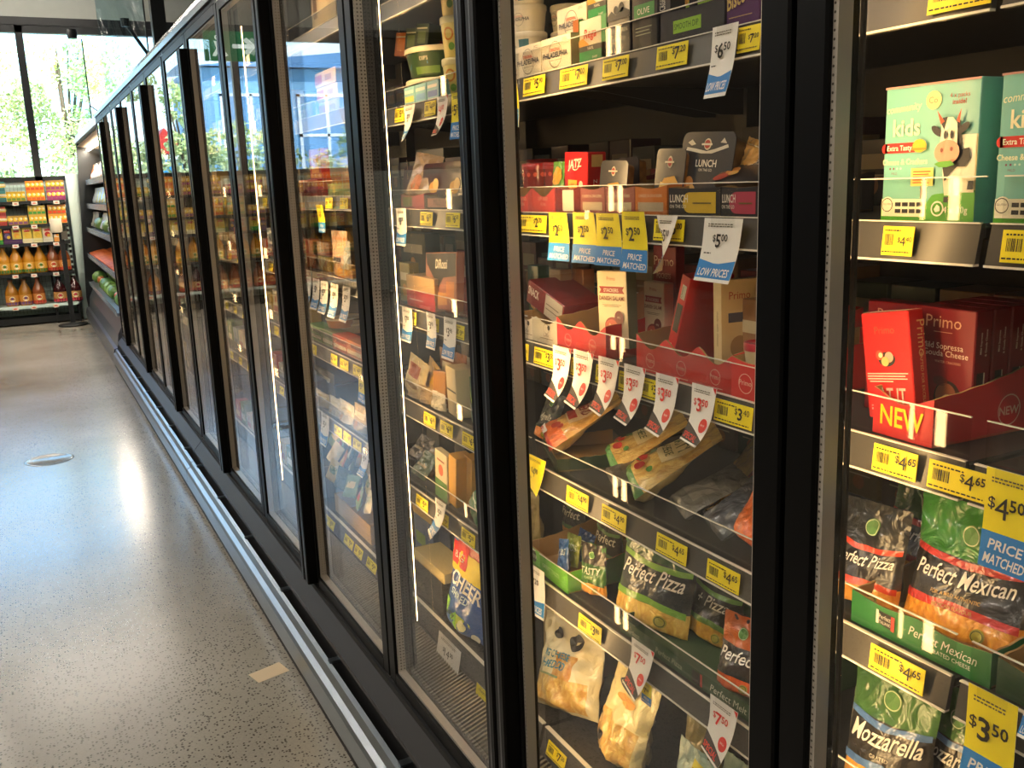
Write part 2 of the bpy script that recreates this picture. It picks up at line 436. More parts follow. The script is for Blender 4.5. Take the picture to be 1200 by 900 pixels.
def door(parent, a, b, hinge_low):
    """door between y=a and y=b; hinge_low: hinged at its near end a"""
    g = G(); x0, x1 = DOOR_X, DOOR_X + .030; st, rl = .046, .034
    a += .004; b -= .004
    g.box(x0, x1, a, a + st, DZ0, DZ1, BLACK, .003); g.box(x0, x1, b - st, b, DZ0, DZ1, BLACK, .003)
    g.box(x0, x1, a + st, b - st, DZ0, DZ0 + rl, BLACK); g.box(x0, x1, a + st, b - st, DZ1 - rl, DZ1, BLACK)
    d = g.build('door', parent)
    ia, ib, iz0, iz1 = a + st, b - st, DZ0 + rl, DZ1 - rl
    g = G(); q = .007; X0, X1 = x0 + .008, x0 + .028
    g.box(X0, X1, ia, ia + q, iz0, iz1, SPACER); g.box(X0, X1, ib - q, ib, iz0, iz1, SPACER)
    g.box(X0, X1, ia + q, ib - q, iz0, iz0 + q, SPACER); g.box(X0, X1, ia + q, ib - q, iz1 - q, iz1, SPACER)
    o = g.build('spacer_bar', d); o['label'] = 'silver perforated spacer bar round the glass'
    g = G(); g.box(x0 + .005, x0 + .029, ia - .004, ib + .004, iz0 - .004, iz1 + .004, GLASS); g.build('glass_pane', d)
    g = G()
    y = (b - .020) if hinge_low else (a + .020)
    s = .019
    g.prism([(x0, y - s), (x0 - .030, y - s), (x0 - .034, y - s + .004), (x0 - .034, y + s - .004), (x0 - .030, y + s), (x0, y + s)], DZ0 + .012, DZ1 - .07, BLACK, 'z')
    g.box(x0 - .0345, x0 - .033, y - .003, y + .003, DZ0 + .012, DZ1 - .07, M('#2a2a2c', .3))
    g.build('handle', d)
    yh = (a + .012) if hinge_low else (b - .012)
    for z in (DZ0 - .012, DZ1): g = G(); g.box(x0 + .002, x0 + .022, yh - .012, yh + .012, z, z + .012, STEEL); g.lathe([(.006, z - .004), (.006, z + .016)], STEEL, 10, (x0 + .008, yh + (.014 if hinge_low else -.014))); g.build('hinge', d)
    return d


def fridge(y0, y1, joints, label, ledk=1.0):
    t = empty('display_fridge', (0, 0, 0)); tag(t, label, 'fridge', 'glass door fridges along the aisle')
    g = G()
    g.prism([(.655, .0), (.655, .03), (.66, .03), (.72, .03), (.72, .235), (.735, .235), (.742, .29), (.80, .29), (.82, .0)], y0, y1, M('#0d0c0b', .6), 'y')
    g.build('plinth', t)
    g = G(); g.prism([(.752, .288), (.700, .232), (.700, .214), (.712, .214), (.72, .235), (.79, .288)], y0 + .002, y1 - .002, M('#17130f', .45, name='kick_panel_paint'), 'y'); g.build('kick_panel', t)
    g = G(); g.prism([(.648, .035), (.644, .05), (.646, .115), (.652, .128), (.668, .140), (.676, .166), (.690, .170), (.690, .155), (.682, .10), (.68, .035)], y0 + .003, y1 - .003, ALU, 'y')
    g.box(.6455, .6475, y0 + .003, y1 - .003, .078, .084, DARKSTEEL); g.build('bumper_rail', t)
    k = y0 + .3
    while k < y1:
        g = G(); g.box(.685, .725, k - .012, k + .012, .168, .176, ALU); g.build('bumper_bracket', t); k += .62
    g = G(); g.box(1.50, 1.56, y0, y1, 0, 2.42, LINER); g.box(.82, 1.5, y0, y1, .12, .30, LINER); g.build('back_panel', t)
    g = G(); g.box(.82, 1.5, y0, y1, 2.30, 2.42, LINER); g.build('roof_panel', t)
    g = G(); g.prism([(.752, DZ1 + .004), (.752, DZ1 + .02), (.79, DZ1 + .02), (.82, 2.30), (.80, 2.30)], y0, y1, BLACK, 'y')
    g.prism([(.742, DZ1 + .022), (.742, DZ1 + .050), (.76, DZ1 + .056), (.80, DZ1 + .056), (.80, DZ1 + .022)], y0 + .002, y1 - .002, ALU, 'y')
    g.prism([(.775, DZ1 + .058), (.800, DZ1 + .125), (.83, DZ1 + .125), (.83, DZ1 + .058)], y0 + .01, y1 - .01, M('#8b9196', .2, .9), 'y')
    o = g.build('header_rail', t); o['label'] = 'brushed aluminium header rail above the doors'
    # mullions and light strips
    k = round((y0 - .8) / .75)
    y = .8 + .75 * k
    G0, G1 = y0, y1
    while y <= y1 + .01:
        yy = min(max(y, y0 + .03), y1 - .03) if abs(y - y0) < .01 or abs(y - y1) < .01 else y
        hinge = round((y - .8) / .75) % 2 == 0
        w = .022 if hinge else .030
        at_end = abs(y - y1) < .01
        if not (abs(y - y0) < .01 and y0 > 0):
            yy = y - (.026 if at_end else 0)
            g = G(); g.box(DOOR_X + .033, .824 if hinge else .797, yy - w, yy + w, DZ0, 2.30, BLACK); g.build('mullion', t)
            for s in (-1, 1):
                # diffuser: a narrow strip turned a little to one side
                if hinge:
                    c = Vector((.832, yy + s * .022, 0)); nrm = Vector((.88, s * .475, 0)); tg = Vector((-s * .475, .88, 0)) * .006
                else:
                    c = Vector((.802, yy + s * .016, 0)); nrm = Vector((1, 0, 0)); tg = Vector((0, .007, 0))
                g = G(); p0, p1 = c - tg, c + tg
                q = [(p0.x, p0.y, .45), (p1.x, p1.y, .45), (p1.x, p1.y, 2.22), (p0.x, p0.y, 2.22)]
                if (Vector(q[1]) - Vector(q[0])).cross(Vector(q[2]) - Vector(q[1])).dot(nrm) < 0: q = q[::-1]
                g.face(q, LED)
                off = -nrm * .003; r = [Vector(v) + off for v in q][::-1]; g.face(r, BLACK2)
                for i in range(4): g.face([Vector(q[i]), Vector(q[i]) + off, Vector(q[(i + 1) % 4]) + off, Vector(q[(i + 1) % 4])], BLACK2)
                g.build('led_strip', t)
        y += .75
    # doors
    k = round((y0 - .8) / .75); n = round((y1 - y0) / .75)
    for i in range(n):
        a = y0 + .75 * i; hl = (k + i) % 2 == 0
        door(t, a + (.008 if i == 0 else 0), a + .75 - (.008 if i == n - 1 else 0), hl)
    # shelves
    for q in range(len(joints) - 1):
        a, b = joints[q] + .006, joints[q + 1] - .006
        for s, T in SHELF.items():
            if s == 5: continue
            T += LIFT(a + .1)
            g = G(); g.box(.905, 1.42, a, b, T - .016, T, SHELFM, .003)
            for yy in (a + .03, b - .05): g.prism([(1.0, T - .016), (1.42, T - .016), (1.42, T - .07), (1.36, T - .07)], yy, yy + .004, SHELFM, 'y')
            sh = g.build('shelf', t)
            g = G(); g.prism([(.893, T - .040), (.900, T - .040), (.907, T + .002), (.901, T + .003)], a, b, RAILM, 'y')
            g.box(.891, .900, a, b, T - .0425, T - .040, RISER_EDGE); g.box(.898, .903, a, b, T + .002, T + .0035, RISER_EDGE)  # pale strips paint the white highlight along both rail edges
            g.build('price_rail', sh)
            g = G(); g.box(.910, .9115, a + .004, b - .004, T, T + .050, CLEAR); g.box(.9095, .912, a + .004, b - .004, T + .050, T + .0515, RISER_EDGE)
            o = g.build('riser', sh); o['label'] = 'clear plastic riser along the shelf front'
        T = SHELF[5]
        g = G(); g.box(.92, 1.45, a, b, T - .02, T, SHELFM); dk = g.build('deck', t)
        g = G(); g.prism([(.898, T - .048), (.905, T - .05), (.922, T), (.914, T + .004)], a, b, RAILM, 'y'); g.box(.912, .922, a, b, T + .003, T + .005, RISER_EDGE); g.build('price_rail', dk)
        g = G()
        g.face([(.90, a, T - .075), (.90, b, T - .075), (.80, b, T - .10), (.80, a, T - .10)], M('#0e0d0c', .6))
        yy = a
        SL = M('#6f6a60', .35, .6)
        while yy < b - .006:
            g.prism([(.80, T - .094), (.80, T - .088), (.895, T - .055), (.90, T - .061)], yy, yy + .006, SL, 'y'); yy += .0145
        g.build('air_grille', dk)
    for j in joints:
        jc = min(max(j, y0 + .022), y1 - .022); g = G(); g.box(1.46, 1.499, jc - .02, jc + .02, .3, 2.295, DARKSTEEL); g.build('shelf_upright', t)
    return t


fridge(-.70, 5.2985, [-.38, .667, 1.712, 2.75, 3.8, 4.85, 5.296], 'nearer black glass door fridge holding dips, cheeses and cracker boxes')
fridge(5.3015, 9.80, [5.304, 6.42, 7.55, 8.67, 9.80], 'farthest glass door fridge mirroring the trees, beside the open produce case')
# LOOKAT

# ------------------------------------------------------------------ builders of goods (local: +x right, -y towards the shopper, z up)
def PX(x0, x1, y0, y1): return (x0, x1, y0, y1)


def carton(name, w, h, d, col, front=(), side=(), top=None, rough=.42, coat=.25, inner=None):
    g = G(); m = M(col, rough, coat=coat) if isinstance(col, str) else col
    g.box(-w / 2, w / 2, 0, d, 0, h, m, min(.0015, w * .03))
    F = Flat((-w / 2, 0, 0), (1, 0, 0), (0, 0, 1), w, h); g.deco(F, front)
    S = Flat((w / 2, 0, 0), (0, 1, 0), (0, 0, 1), d, h); g.deco(S, side)
    if top: g.rect(Flat((-w / 2, 0, h), (1, 0, 0), (0, 1, 0), w, d), .01, .01, .99, .99, M(top, .5))
    return g.build(name)


class Pillow:
    """front skin of a filled pouch"""
    def __init__(s, w, h, t, seed=0, top=.07, bottom=.04, slump=0.0, lean=0.0, crease=.004, taper=0.0, side=1):
        s.W, s.H, s.T, s.seed, s.top, s.bot, s.slump, s.lean, s.cr, s.tp, s.side = w, h, t, seed, top, bottom, slump, lean, crease, taper, side
        s.sub = 10

    def __call__(s, u, v, l=0):
        uu = min(1, max(0, u)); vv = min(1, max(0, v))
        a = math.sin(PI * uu) ** .55
        if vv > 1 - s.top: b = .06
        elif vv < s.bot: b = .15 + .85 * vv / max(s.bot, 1e-4)
        else:
            q = (vv - s.bot) / (1 - s.top - s.bot); b = (1 - q ** 2.2) * (.55 + .45 * math.sin(PI * min(1, q + .35))) + .05
        th = s.T / 2 * a * b
        n = noise.noise(Vector((uu * 5 + s.seed * 7.3, vv * 6, s.seed)))
        n2 = noise.noise(Vector((uu * 13 + s.seed * 3.1, vv * 11, s.seed + 5)))
        wv = (n * s.cr + n2 * s.cr * .5) * (.3 + a)
        W = s.W * (1 - s.tp * vv) * (1 - .04 * math.sin(PI * vv))
        x = (uu - .5) * W + s.slump * vv * vv * s.W + n * s.cr * .6
        z = vv * s.H + n2 * s.cr * .5 * vv
        y = -(th + wv * s.side + l * .0009) if s.side > 0 else (th + wv)
        return Vector((x, y + s.lean * vv * s.H, z))


def pouch(name, w, h, t, base, deco=(), seed=0, nu=22, nv=28, mfun=None, zones=(), **kw):
    P = Pillow(w, h, t, seed, **kw); g = G(); m = M(base, .35, kind='film')
    zs = [(a, b, c, d, (M(x, .35, kind=k))) for a, b, c, d, x, k in zones]
    def mf(i, j):
        u, v = (j + .5) / nu, (i + .5) / nv
        r = m
        for a, b, c, d, mm in zs:
            if a <= u <= c and b <= v <= d: r = mm
        return r
    g.grid([[P(j / nu, i / nv) for j in range(nu + 1)] for i in range(nv + 1)], mf)
    B = Pillow(w, h, t, seed, **{**kw, 'side': -1})
    g.grid([[B(1 - j / nu, i / nv) for j in range(nu + 1)] for i in range(nv + 1)], m)
    g.deco(P, deco)
    return g.build(name)


def band(P, g, f0, f1, m, u0=0.02, u1=.98, l=1.5, n=20, k=6):
    g.grid([[P(u0 + (u1 - u0) * j / n, f0(j / n) + (f1(j / n) - f0(j / n)) * i / k, l) for j in range(n + 1)] for i in range(k + 1)], M(m, .35, kind='film') if isinstance(m, str) else m)


def tray(name, w, h, d, col, front=(), side=(), back=1.6, scallop=.35, n=2, inner=KRAFT, tooth=True):
    """shelf-ready carton: low scalloped front, sides rising to the back"""
    g = G(); m = M(col, .5, coat=.1); t = .003
    N = 12 * n; top = []
    for i in range(N + 1):
        u = i / N; q = (u * n) % 1 if i < N else 1
        top.append(h * (1 - scallop * math.sin(PI * q) ** 1.4))
    for i in range(N):
        u0, u1 = i / N, (i + 1) / N; x0, x1 = (u0 - .5) * w, (u1 - .5) * w
        g.face([(x0, 0, 0), (x1, 0, 0), (x1, 0, top[i + 1]), (x0, 0, top[i])], m)
        g.face([(x0, t, 0), (x0, t, top[i]), (x1, t, top[i + 1]), (x1, t, 0)], inner)
        g.face([(x0, 0, top[i]), (x1, 0, top[i + 1]), (x1, t, top[i + 1]), (x0, t, top[i])], inner)
    hb = h * back; K = 14
    for sx in (-1, 1):
        X = sx * w / 2; Xi = X - sx * t
        for i in range(K):
            a, b = i / K, (i + 1) / K
            za = h + (hb - h) * a ** 1.6 + (.0015 if tooth and i % 2 else 0); zb = h + (hb - h) * b ** 1.6 + (.0015 if tooth and i % 2 == 0 else 0)
            o = [(X, a * d, 0), (X, b * d, 0), (X, b * d, zb), (X, a * d, za)]; inn = [(Xi, a * d, 0), (Xi, a * d, za), (Xi, b * d, zb), (Xi, b * d, 0)]
            g.face(o if sx > 0 else o[::-1], m); g.face(inn if sx > 0 else inn[::-1], inner)
            g.face([(X, a * d, za), (X, b * d, zb), (Xi, b * d, zb), (Xi, a * d, za)], inner)
    g.box(-w / 2, w / 2, d - t, d, 0, hb, m); g.box(-w / 2, w / 2, t, d - t, 0, t, inner)
    g.deco(Flat((-w / 2, 0, 0), (1, 0, 0), (0, 0, 1), w, h), front); g.deco(Flat((w / 2, 0, 0), (0, 1, 0), (0, 0, 1), d, h), side)
    return g.build(name)


class Cyl:
    def __init__(s, r0, r1, z0, z1, span=2.2, mid=-PI / 2): s.r0, s.r1, s.z0, s.z1, s.sp, s.mid = r0, r1, z0, z1, span, mid; s.W = (r0 + r1) / 2 * span; s.H = z1 - z0; s.sub = 12
    def __call__(s, u, v, l=0):
        a = s.mid + (u - .5) * s.sp; r = s.r0 + (s.r1 - s.r0) * v + l * .0005
        return Vector((r * math.cos(a), r * math.sin(a), s.z0 + (s.z1 - s.z0) * v))


def tub(name, r, h, body, lid, deco=(), taper=.86, lidh=.012, rim=None, clear=False, label=None):
    t = empty(name); g = G(); bm = CLEAR if clear else M(body, .4, coat=.2)
    g.lathe([(r * taper * .96, 0), (r * taper, .003), (r * .97, h - lidh)], bm, 28)
    P = Cyl(r * taper, r * .97, .003, h - lidh); g.deco(P, deco); o = g.build('body', t); o.location.y = r
    g = G(); g.lathe([(r, h - lidh), (r * 1.02, h - lidh + .002), (r * 1.02, h - .002), (r * .98, h), (r * .9, h), (r * .88, h - .002), (.001, h - .002)], M(lid, .35, coat=.3), 28, cap=False)
    o = g.build('lid', t); o.location.y = r
    return t


def blister(name, w, h, d, col, deco=(), food=(), win=None):
    """rounded card-fronted plastic snack pack standing up"""
    t = empty(name); g = G(); m = M(col, .3, coat=.6); r = min(w, h) * .12; pts = []
    for cx, cz, a0 in ((w / 2 - r, r, -90), (w / 2 - r, h - r, 0), (-w / 2 + r, h - r, 90), (-w / 2 + r, r, 180)):
        for k in range(6): a = math.radians(a0 + 18 * k); pts.append((cx + r * math.cos(a), cz + r * math.sin(a)))
    rows = [[(x, 0, z) for x, z in pts], [(x, .0016, z) for x, z in pts]]
    g.face([(x, 0, z) for x, z in pts], m); g.grid(rows, m, closed=True, smooth=False); g.face([(x, .0016, z) for x, z in reversed(pts)], m)
    g.deco(Flat((-w / 2, 0, 0), (1, 0, 0), (0, 0, 1), w, h), deco); g.build('film_lid', t)
    g = G(); rows = [[(x * k, y, h / 2 + (z - h / 2) * k) for x, z in pts] for k, y in ((.95, .0018), (.88, d * .5), (.84, d))]
    g.grid(rows, M(food[0] if food else '#2a2420', .3, coat=.6, kind='crisp' if food else None), closed=True); g.face(rows[-1], M('#2a2420', .4)); g.build('plastic_tray', t)
    return t


def bottle(name, r, h, liquid, cap, label, band_=None):
    t = empty(name); g = G()
    g.lathe([(r * .85, 0), (r, h * .03), (r, h * .42), (r * .99, h * .50), (r * .92, h * .58), (r * .74, h * .68), (r * .50, h * .78), (r * .34, h * .86), (r * .30, h * .93)], M(liquid, .12, coat=1), 22); g.build('body', t)
    g = G(); g.lathe([(r * .39, h * .93), (r * .40, h * .99), (r * .36, h)], M(cap, .4), 14); g.build('cap', t)
    g = G(); P = Cyl(r * 1.012, r * 1.012, h * .05, h * .42, 5.5, -PI / 2); g.rect(P, 0, 0, 1, .3, M(band_ or label, .5), 1); g.rect(P, .28, .3, .72, 1, M(label, .5), 1); g.disc(P, .5, .62, .28, M('#f2e6c0', .5), 2); g.disc(P, .5, .66, .14, M(band_ or '#7a4a20', .5), 3)
    g.build('label', t)
    return t


# ---- tickets
class Bend:
    """card hanging from its top edge, curling out towards the aisle"""
    def __init__(s, w, h, bend=.5, twist=.0, start=.3, skew=0.0):
        s.W, s.H, s.b, s.tw, s.st, s.sk = w, h, bend, twist, start, skew; s.sub = 8
        s.tab = [(0.0, 0.0)]; N = 40; y = z = 0
        for i in range(N):
            q = (i + .5) / N; a = max(0, q - start) / (1 - start) * bend
            y += math.sin(a) * h / N; z += math.cos(a) * h / N; s.tab.append((y, z))

    def __call__(s, u, v, l=0):
        q = min(1, max(0, 1 - v)); i = min(39, int(q * 40)); f = q * 40 - i
        y = s.tab[i][0] * (1 - f) + s.tab[i + 1][0] * f; z = s.tab[i][1] * (1 - f) + s.tab[i + 1][1] * f
        a = max(0, q - s.st) / (1 - s.st) * s.b; tw = s.tw * q
        x = (u - .5) * s.W; ny, nz = -math.cos(a), math.sin(a) * -1
        X = x * math.cos(tw) - s.sk * q * s.H; Y = -y - x * math.sin(tw)
        return Vector((X, Y + ny * l * .0007, -z + nz * l * .0007))


def barcode(g, P, u0, u1, v0, v1, n=9, l=2):
    rnd = random.Random(n); x = u0
    while x < u1:
        wd = rnd.choice((.006, .012, .018)); g.rect(P, x, v0, min(u1, x + wd), v1, INK, l, 1); x += wd + rnd.choice((.008, .014))


def small_print(g, P, u0, u1, v0, v1, rows, seed=1, l=2, m=None):
    rnd = random.Random(seed); h = (v1 - v0) / rows
    for r in range(rows):
        x = u0
        while x < u1:
            wd = rnd.uniform(.03, .09); g.rect(P, x, v0 + h * (r + .25), min(u1, x + wd), v0 + h * (r + .7), m or INK, l, 1); x += wd + .02


def price(g, P, dollars, cents, u, v, h, m, uw=.8):
    """$ small, dollars large, cents small and raised, centred at u with the foot of the figure at v"""
    k = P.H / P.W; wd = .64 * h * k * len(dollars); tot = .32 * h * k + wd + .70 * h * k
    s = min(1, uw / tot); h2 = h * s; x = u - tot * s / 2
    g.text(P, '$', x + .14 * h2 * k, v + h2 * .42, h2 * .52, m, bold=.01, l=3)
    g.text(P, dollars, x + (.32 * h2 * k) + wd * s / 2, v, h2, m, bold=.045, l=3)
    g.text(P, cents, x + (.36 * h2 * k) + wd * s + .36 * h2 * k, v + h2 * .47, h2 * .53, m, bold=.02, l=3)


SHELFN = {0: 'top', 1: 'second', 2: 'third', 3: 'fourth', 4: 'fifth', 5: 'lowest'}
XT = .8885


def hang(kind, px0, px1, pyt, pyb, d, c, label, bend=.5, twist=0.0, start=.3, wk=1.0, skew=0.0, hk=1.0, text=None, lean=0.0):
    yc, w, zb, h = fit(px0, px1, pyt, pyb, XT - .004); w *= wk; h *= hk
    w *= .93; P = Bend(w, h, bend, twist, start, skew); g = G()
    base = {'match': YEL, 'yellow': YEL}.get(kind, WHITE)
    g.rect(P, 0, 0, 1, 1, base, 0, 14); g.rect(P, 1, 0, 0, 1, M('#efe9da', .6), -.8, 14)
    small_print(g, P, .14, .80, .86, .93, 2, 3, m=M('#5d5540', .6))
    if kind == 'match':
        price(g, P, d, c, .48, .52, .22, INK)
        pts = [(0, 0), (1, 0), (1, .34), (.5, .33), (0, .34)]
        g.rect(P, 0, 0, 1, .37, BLU, 1, 8)
        g.text(P, 'PRICE', .52, .20, .10, WHITE, shear=.15, bold=.05, rot=-.03); g.text(P, 'MATCHED', .52, .05, .10, WHITE, shear=.15, bold=.05, w=.86, rot=-.03)
    if kind == 'low':
        price(g, P, d, c, .5, .56, .20, INK)
        small_print(g, P, .1, .3, .44, .48, 1, 5)
        g.rect(P, 0, .06, 1, .30, BLU, 1, 8); g.poly(P, [(0, .30), (.5, .27), (.5, .29), (0, .36)], BLU); g.poly(P, [(1, .30), (1, .36), (.5, .29), (.5, .27)], BLU)
        g.text(P, 'LOW PRICES', .5, .11, .12, WHITE, shear=.15, bold=.06, w=.84, l=4)
    if kind == 'special':
        price(g, P, d, c, .47, .56, .22, REDI)
        g.poly(P, [(1, 1), (.86, 1), (1, .90)], REDI)
        band(P, g, lambda u: .04, lambda u: .34 - .21 * u, M('#3b3734', .6), 0, 1, 1); g.disc(P, .76, .36, .115, REDI, 2)
        g.text(P, 'EACH', .76, .36, .03, WHITE, l=4)
        g.text(P, 'SPECIAL', .42, .09, .10, M('#f0402c', .5), bold=.06, w=.72, l=4, rot=-.04)
    if kind == 'yellow': price(g, P, d, c, .5, .42, .26, INK); small_print(g, P, .1, .3, .30, .35, 1, 5)
    # clear clip at the top
    g.box(-w * .3, w * .3, -.0016, .0016, -.012, .004, CLEAR)
    o = g.build('price_ticket'); put(o, (XT - .004, yc, zb + fit(px0, px1, pyt, pyb, XT - .004)[3]), (0, lean, FACE))
    tag(o, label, 'price ticket', {'match': 'yellow and blue price matched tickets', 'low': 'white and blue low price tickets', 'special': 'white and red special tickets', 'yellow': 'plain yellow hanging tickets'}[kind])
    return o


_rt = {}
def rail(px0, px1, py, s, d, c, label=None, y=None, w=None):
    if y is None: y, w, _, _ = fit(px0, px1, py, py + 10, XT)
    T = SHELF[s] + (LIFT(y) if s != 5 else 0)
    key = (round(w, 3), d, c)
    if key not in _rt:
        h = .033; P = Flat((-w / 2, 0, -h / 2), (1, 0, 0), (0, 0, 1), w, h); g = G()
        g.box(-w / 2, w / 2, 0, .001, -h / 2, h / 2, YEL)
        barcode(g, P, .10, .38, .34, .74, 9); small_print(g, P, .08, .60, .80, .92, 1, 4); small_print(g, P, .04, .95, .07, .18, 1, 6)
        price(g, P, d, c, .75, .32, .52, INK, .42)
        _rt[key] = g.mesh('rail_ticket')
    o = bpy.data.objects.new('rail_ticket', _rt[key]); COL.objects.link(o)
    put(o, (XT + .002 if s < 5 else XT + .012, y, T - .019 if s < 5 else T - .025), (-.10 if s < 5 else -.3, 0, FACE))
    tag(o, label or 'small yellow price ticket in the %s shelf rail of a far fridge door' % SHELFN.get(s, 'upper'), 'price ticket', 'yellow tickets in the shelf rails')
    return o


def stand(o, y, s, label, cat, group=None, dx=.03, rz=0.0, dz=0.0, rot=None):
    T = SHELF[s] + (LIFT(y) if s != 5 else 0) + .0005
    put(o, (RAIL_X + dx, y, T + dz), rot or (0, 0, FACE + rz))
    if rot or rz:                                   # a tilted thing rests on the shelf and stays behind the riser
        from mathutils import Euler
        R = Matrix.LocRotScale(Vector((RAIL_X + dx, y, T + dz)), Euler(rot or (0, 0, FACE + rz)), o.scale)
        mz, mxx = 9.0, 9.0
        for q in [o] + list(o.children):
            if q.type != 'MESH': continue
            Q = R if q is o else R @ Matrix.Translation(q.location)
            for v in q.data.vertices:
                p = Q @ v.co; mz = min(mz, p.z); mxx = min(mxx, p.x)
        if mz < T: o.location.z += T - mz + .0005
        if mxx < RAIL_X + .0125 and s < 5: o.location.x += RAIL_X + .0125 - mxx
    return tag(o, label, cat, group)


def yat(px0, px1, pyt, pyb, dx=.03): return fit(px0, px1, pyt, pyb, RAIL_X + dx)


# ================================================================== NEAREST DOOR (right edge)
TEAL = '#7fc0b4'
def cow(g, P):
    """a plain cartoon cow standing in grass"""
    Kk, W_, PK = M('#2b2a2c', .5), M('#f4efd2', .5), M('#f0a184', .5)
    e = lambda u, v, rx, ry, m, l, rot=0: g.disc(P, u, v, rx, m, l, ry=ry, n=18, rot=rot)
    g.poly(P, [(.83, .22), (.99, .22), (.99, .62), (.84, .62)], W_, 2)
    g.poly(P, [(.70, .20), (.76, .20), (.78, .34), (.80, .20), (.85, .20), (.86, .62), (.67, .60), (.67, .35)], W_, 3)
    g.poly(P, [(.66, .44), (.70, .30), (.76, .36), (.82, .40), (.90, .40), (.95, .46), (.93, .53), (.86, .52), (.83, .72), (.68, .66)], Kk, 4)
    g.poly(P, [(.93, .24), (.99, .24), (.99, .30), (.94, .30)], Kk, 4)
    g.poly(P, [(.70, .15), (.745, .15), (.75, .19), (.70, .19)], Kk, 4); g.poly(P, [(.79, .15), (.84, .15), (.84, .19), (.79, .19)], Kk, 4)
    e(.60, .655, .055, .028, Kk, 5, -.5); e(.865, .665, .055, .028, Kk, 5, .5)
    g.poly(P, [(.64, .50), (.82, .50), (.81, .70), (.76, .745), (.69, .745), (.65, .70)], W_, 6)
    g.poly(P, [(.65, .70), (.66, .745), (.71, .75), (.68, .66)], Kk, 6.5)
    g.poly(P, [(.645, .70), (.60, .80), (.68, .72)], M('#d8552f', .5), 7); g.poly(P, [(.80, .72), (.845, .80), (.835, .70)], M('#d8552f', .5), 7)
    e(.70, .625, .013, .03, Kk, 8); e(.765, .625, .013, .03, Kk, 8)
    e(.725, .505, .105, .085, PK, 8); e(.675, .52, .012, .016, M('#8c4a3a', .5), 9); e(.775, .525, .012, .016, M('#8c4a3a', .5), 9)
    g.poly(P, [(.61, .425), (.66, .40), (.74, .40), (.82, .415), (.78, .445), (.66, .44)], M('#5aa52c', .5), 10)


fr = [('r', .0, .0, 1, .14, '#4fa52b'), ('p', [(.50, .14), (1, .14), (1, .235), (.60, .21), (.56, .20)], '#4fa52b'), ('r', .90, .235, 1, .62, '#f2dfa0', {'n': 1}),
      ('r', .01, .045, .50, .175, '#f1ecd2', {'l': 2, 'n': 1}), ('d', .085, .13, .062, '#f1ecd2', {'l': 3}), ('o', .085, .13, .052, '#4b4035', {'w': .12, 'l': 4.5}), ('t', 'GLUTEN', .085, .13, .014, '#4b4035', {'l': 5}),
      ('r', .17, .07, .235, .15, '#2b2a2a', {'l': 3, 'n': 1}), ('r', .25, .07, .315, .15, '#2b2a2a', {'l': 3, 'n': 1}), ('r', .33, .07, .395, .15, '#2b2a2a', {'l': 3, 'n': 1}), ('r', .41, .07, .475, .15, '#2b2a2a', {'l': 3, 'n': 1}),
      ('r', .165, .10, .48, .12, '#f1ecd2', {'l': 4, 'n': 1}),
      ('o', .635, .105, .055, '#f3f0dd', {'w': .2, 'l': 3}), ('p', [(.60, .10), (.63, .135), (.66, .12), (.665, .09), (.62, .08)], '#f3f0dd', {'l': 3}),
      ('t', '4 x 30g', .82, .075, .048, '#f6f3dc', {'bold': .03, 'l': 3}),
      ('t', 'community', .215, .815, .055, '#f6eec2', {'shear': .2, 'w': .38, 'l': 2, 'rot': .06}), ('d', .535, .875, .066, '#f4e29a', {'l': 2}), ('t', 'Co', .535, .855, .045, '#8b8b78', {'l': 3}),
      ('t', '4 x packs', .80, .88, .032, '#a83a2a', {'l': 2, 'w': .20, 'bold': .02}), ('t', 'inside!', .80, .835, .032, '#a83a2a', {'l': 2, 'w': .15, 'bold': .02}),
      ('t', 'kids', .255, .64, .12, '#f8f0c4', {'l': 2, 'w': .30, 'bold': .05}),
      ('r', .02, .515, .36, .588, '#d8322a', {'l': 2, 'n': 1}), ('d', .03, .551, .036, '#d8322a', {'l': 2}), ('t', 'Extra Tasty', .195, .533, .038, '#fbf3d8', {'l': 4, 'w': .28, 'bold': .03}),
      ('d', .42, .56, .062, '#f2b62c', {'l': 5, 'ry': .048}), ('r', .34, .53, .50, .545, '#c98a1c', {'l': 6, 'n': 1}),
      ('t', 'Cheese & Crackers', .25, .43, .040, '#f8f0c4', {'l': 2, 'w': .50, 'bold': .02}),
      ('d', .09, .40, .008, '#8a4b62', {'l': 2}), ('d', .13, .40, .008, '#8a4b62', {'l': 2}), ('d', .17, .40, .008, '#c9e2d2', {'l': 2}), ('d', .21, .40, .008, '#c9e2d2', {'l': 2}), ('t', 'MILD', .14, .355, .018, '#8a4b62', {'l': 2}),
      ('r', .335, .27, .575, .40, '#f5d470', {'l': 3, 'n': 1}), ('r', .36, .37, .55, .378, '#b96a3a', {'l': 4, 'n': 1}), ('r', .36, .35, .53, .358, '#b96a3a', {'l': 4, 'n': 1}), ('r', .36, .33, .55, .338, '#b96a3a', {'l': 4, 'n': 1}), ('r', .36, .31, .52, .318, '#b96a3a', {'l': 4, 'n': 1}), ('r', .36, .29, .54, .298, '#b96a3a', {'l': 4, 'n': 1}),
      ('r', .44, .18, .46, .27, '#6b4a35', {'l': 2, 'n': 1})]
y, w, z, h = yat(1036, 1146, 96, 262, .016)
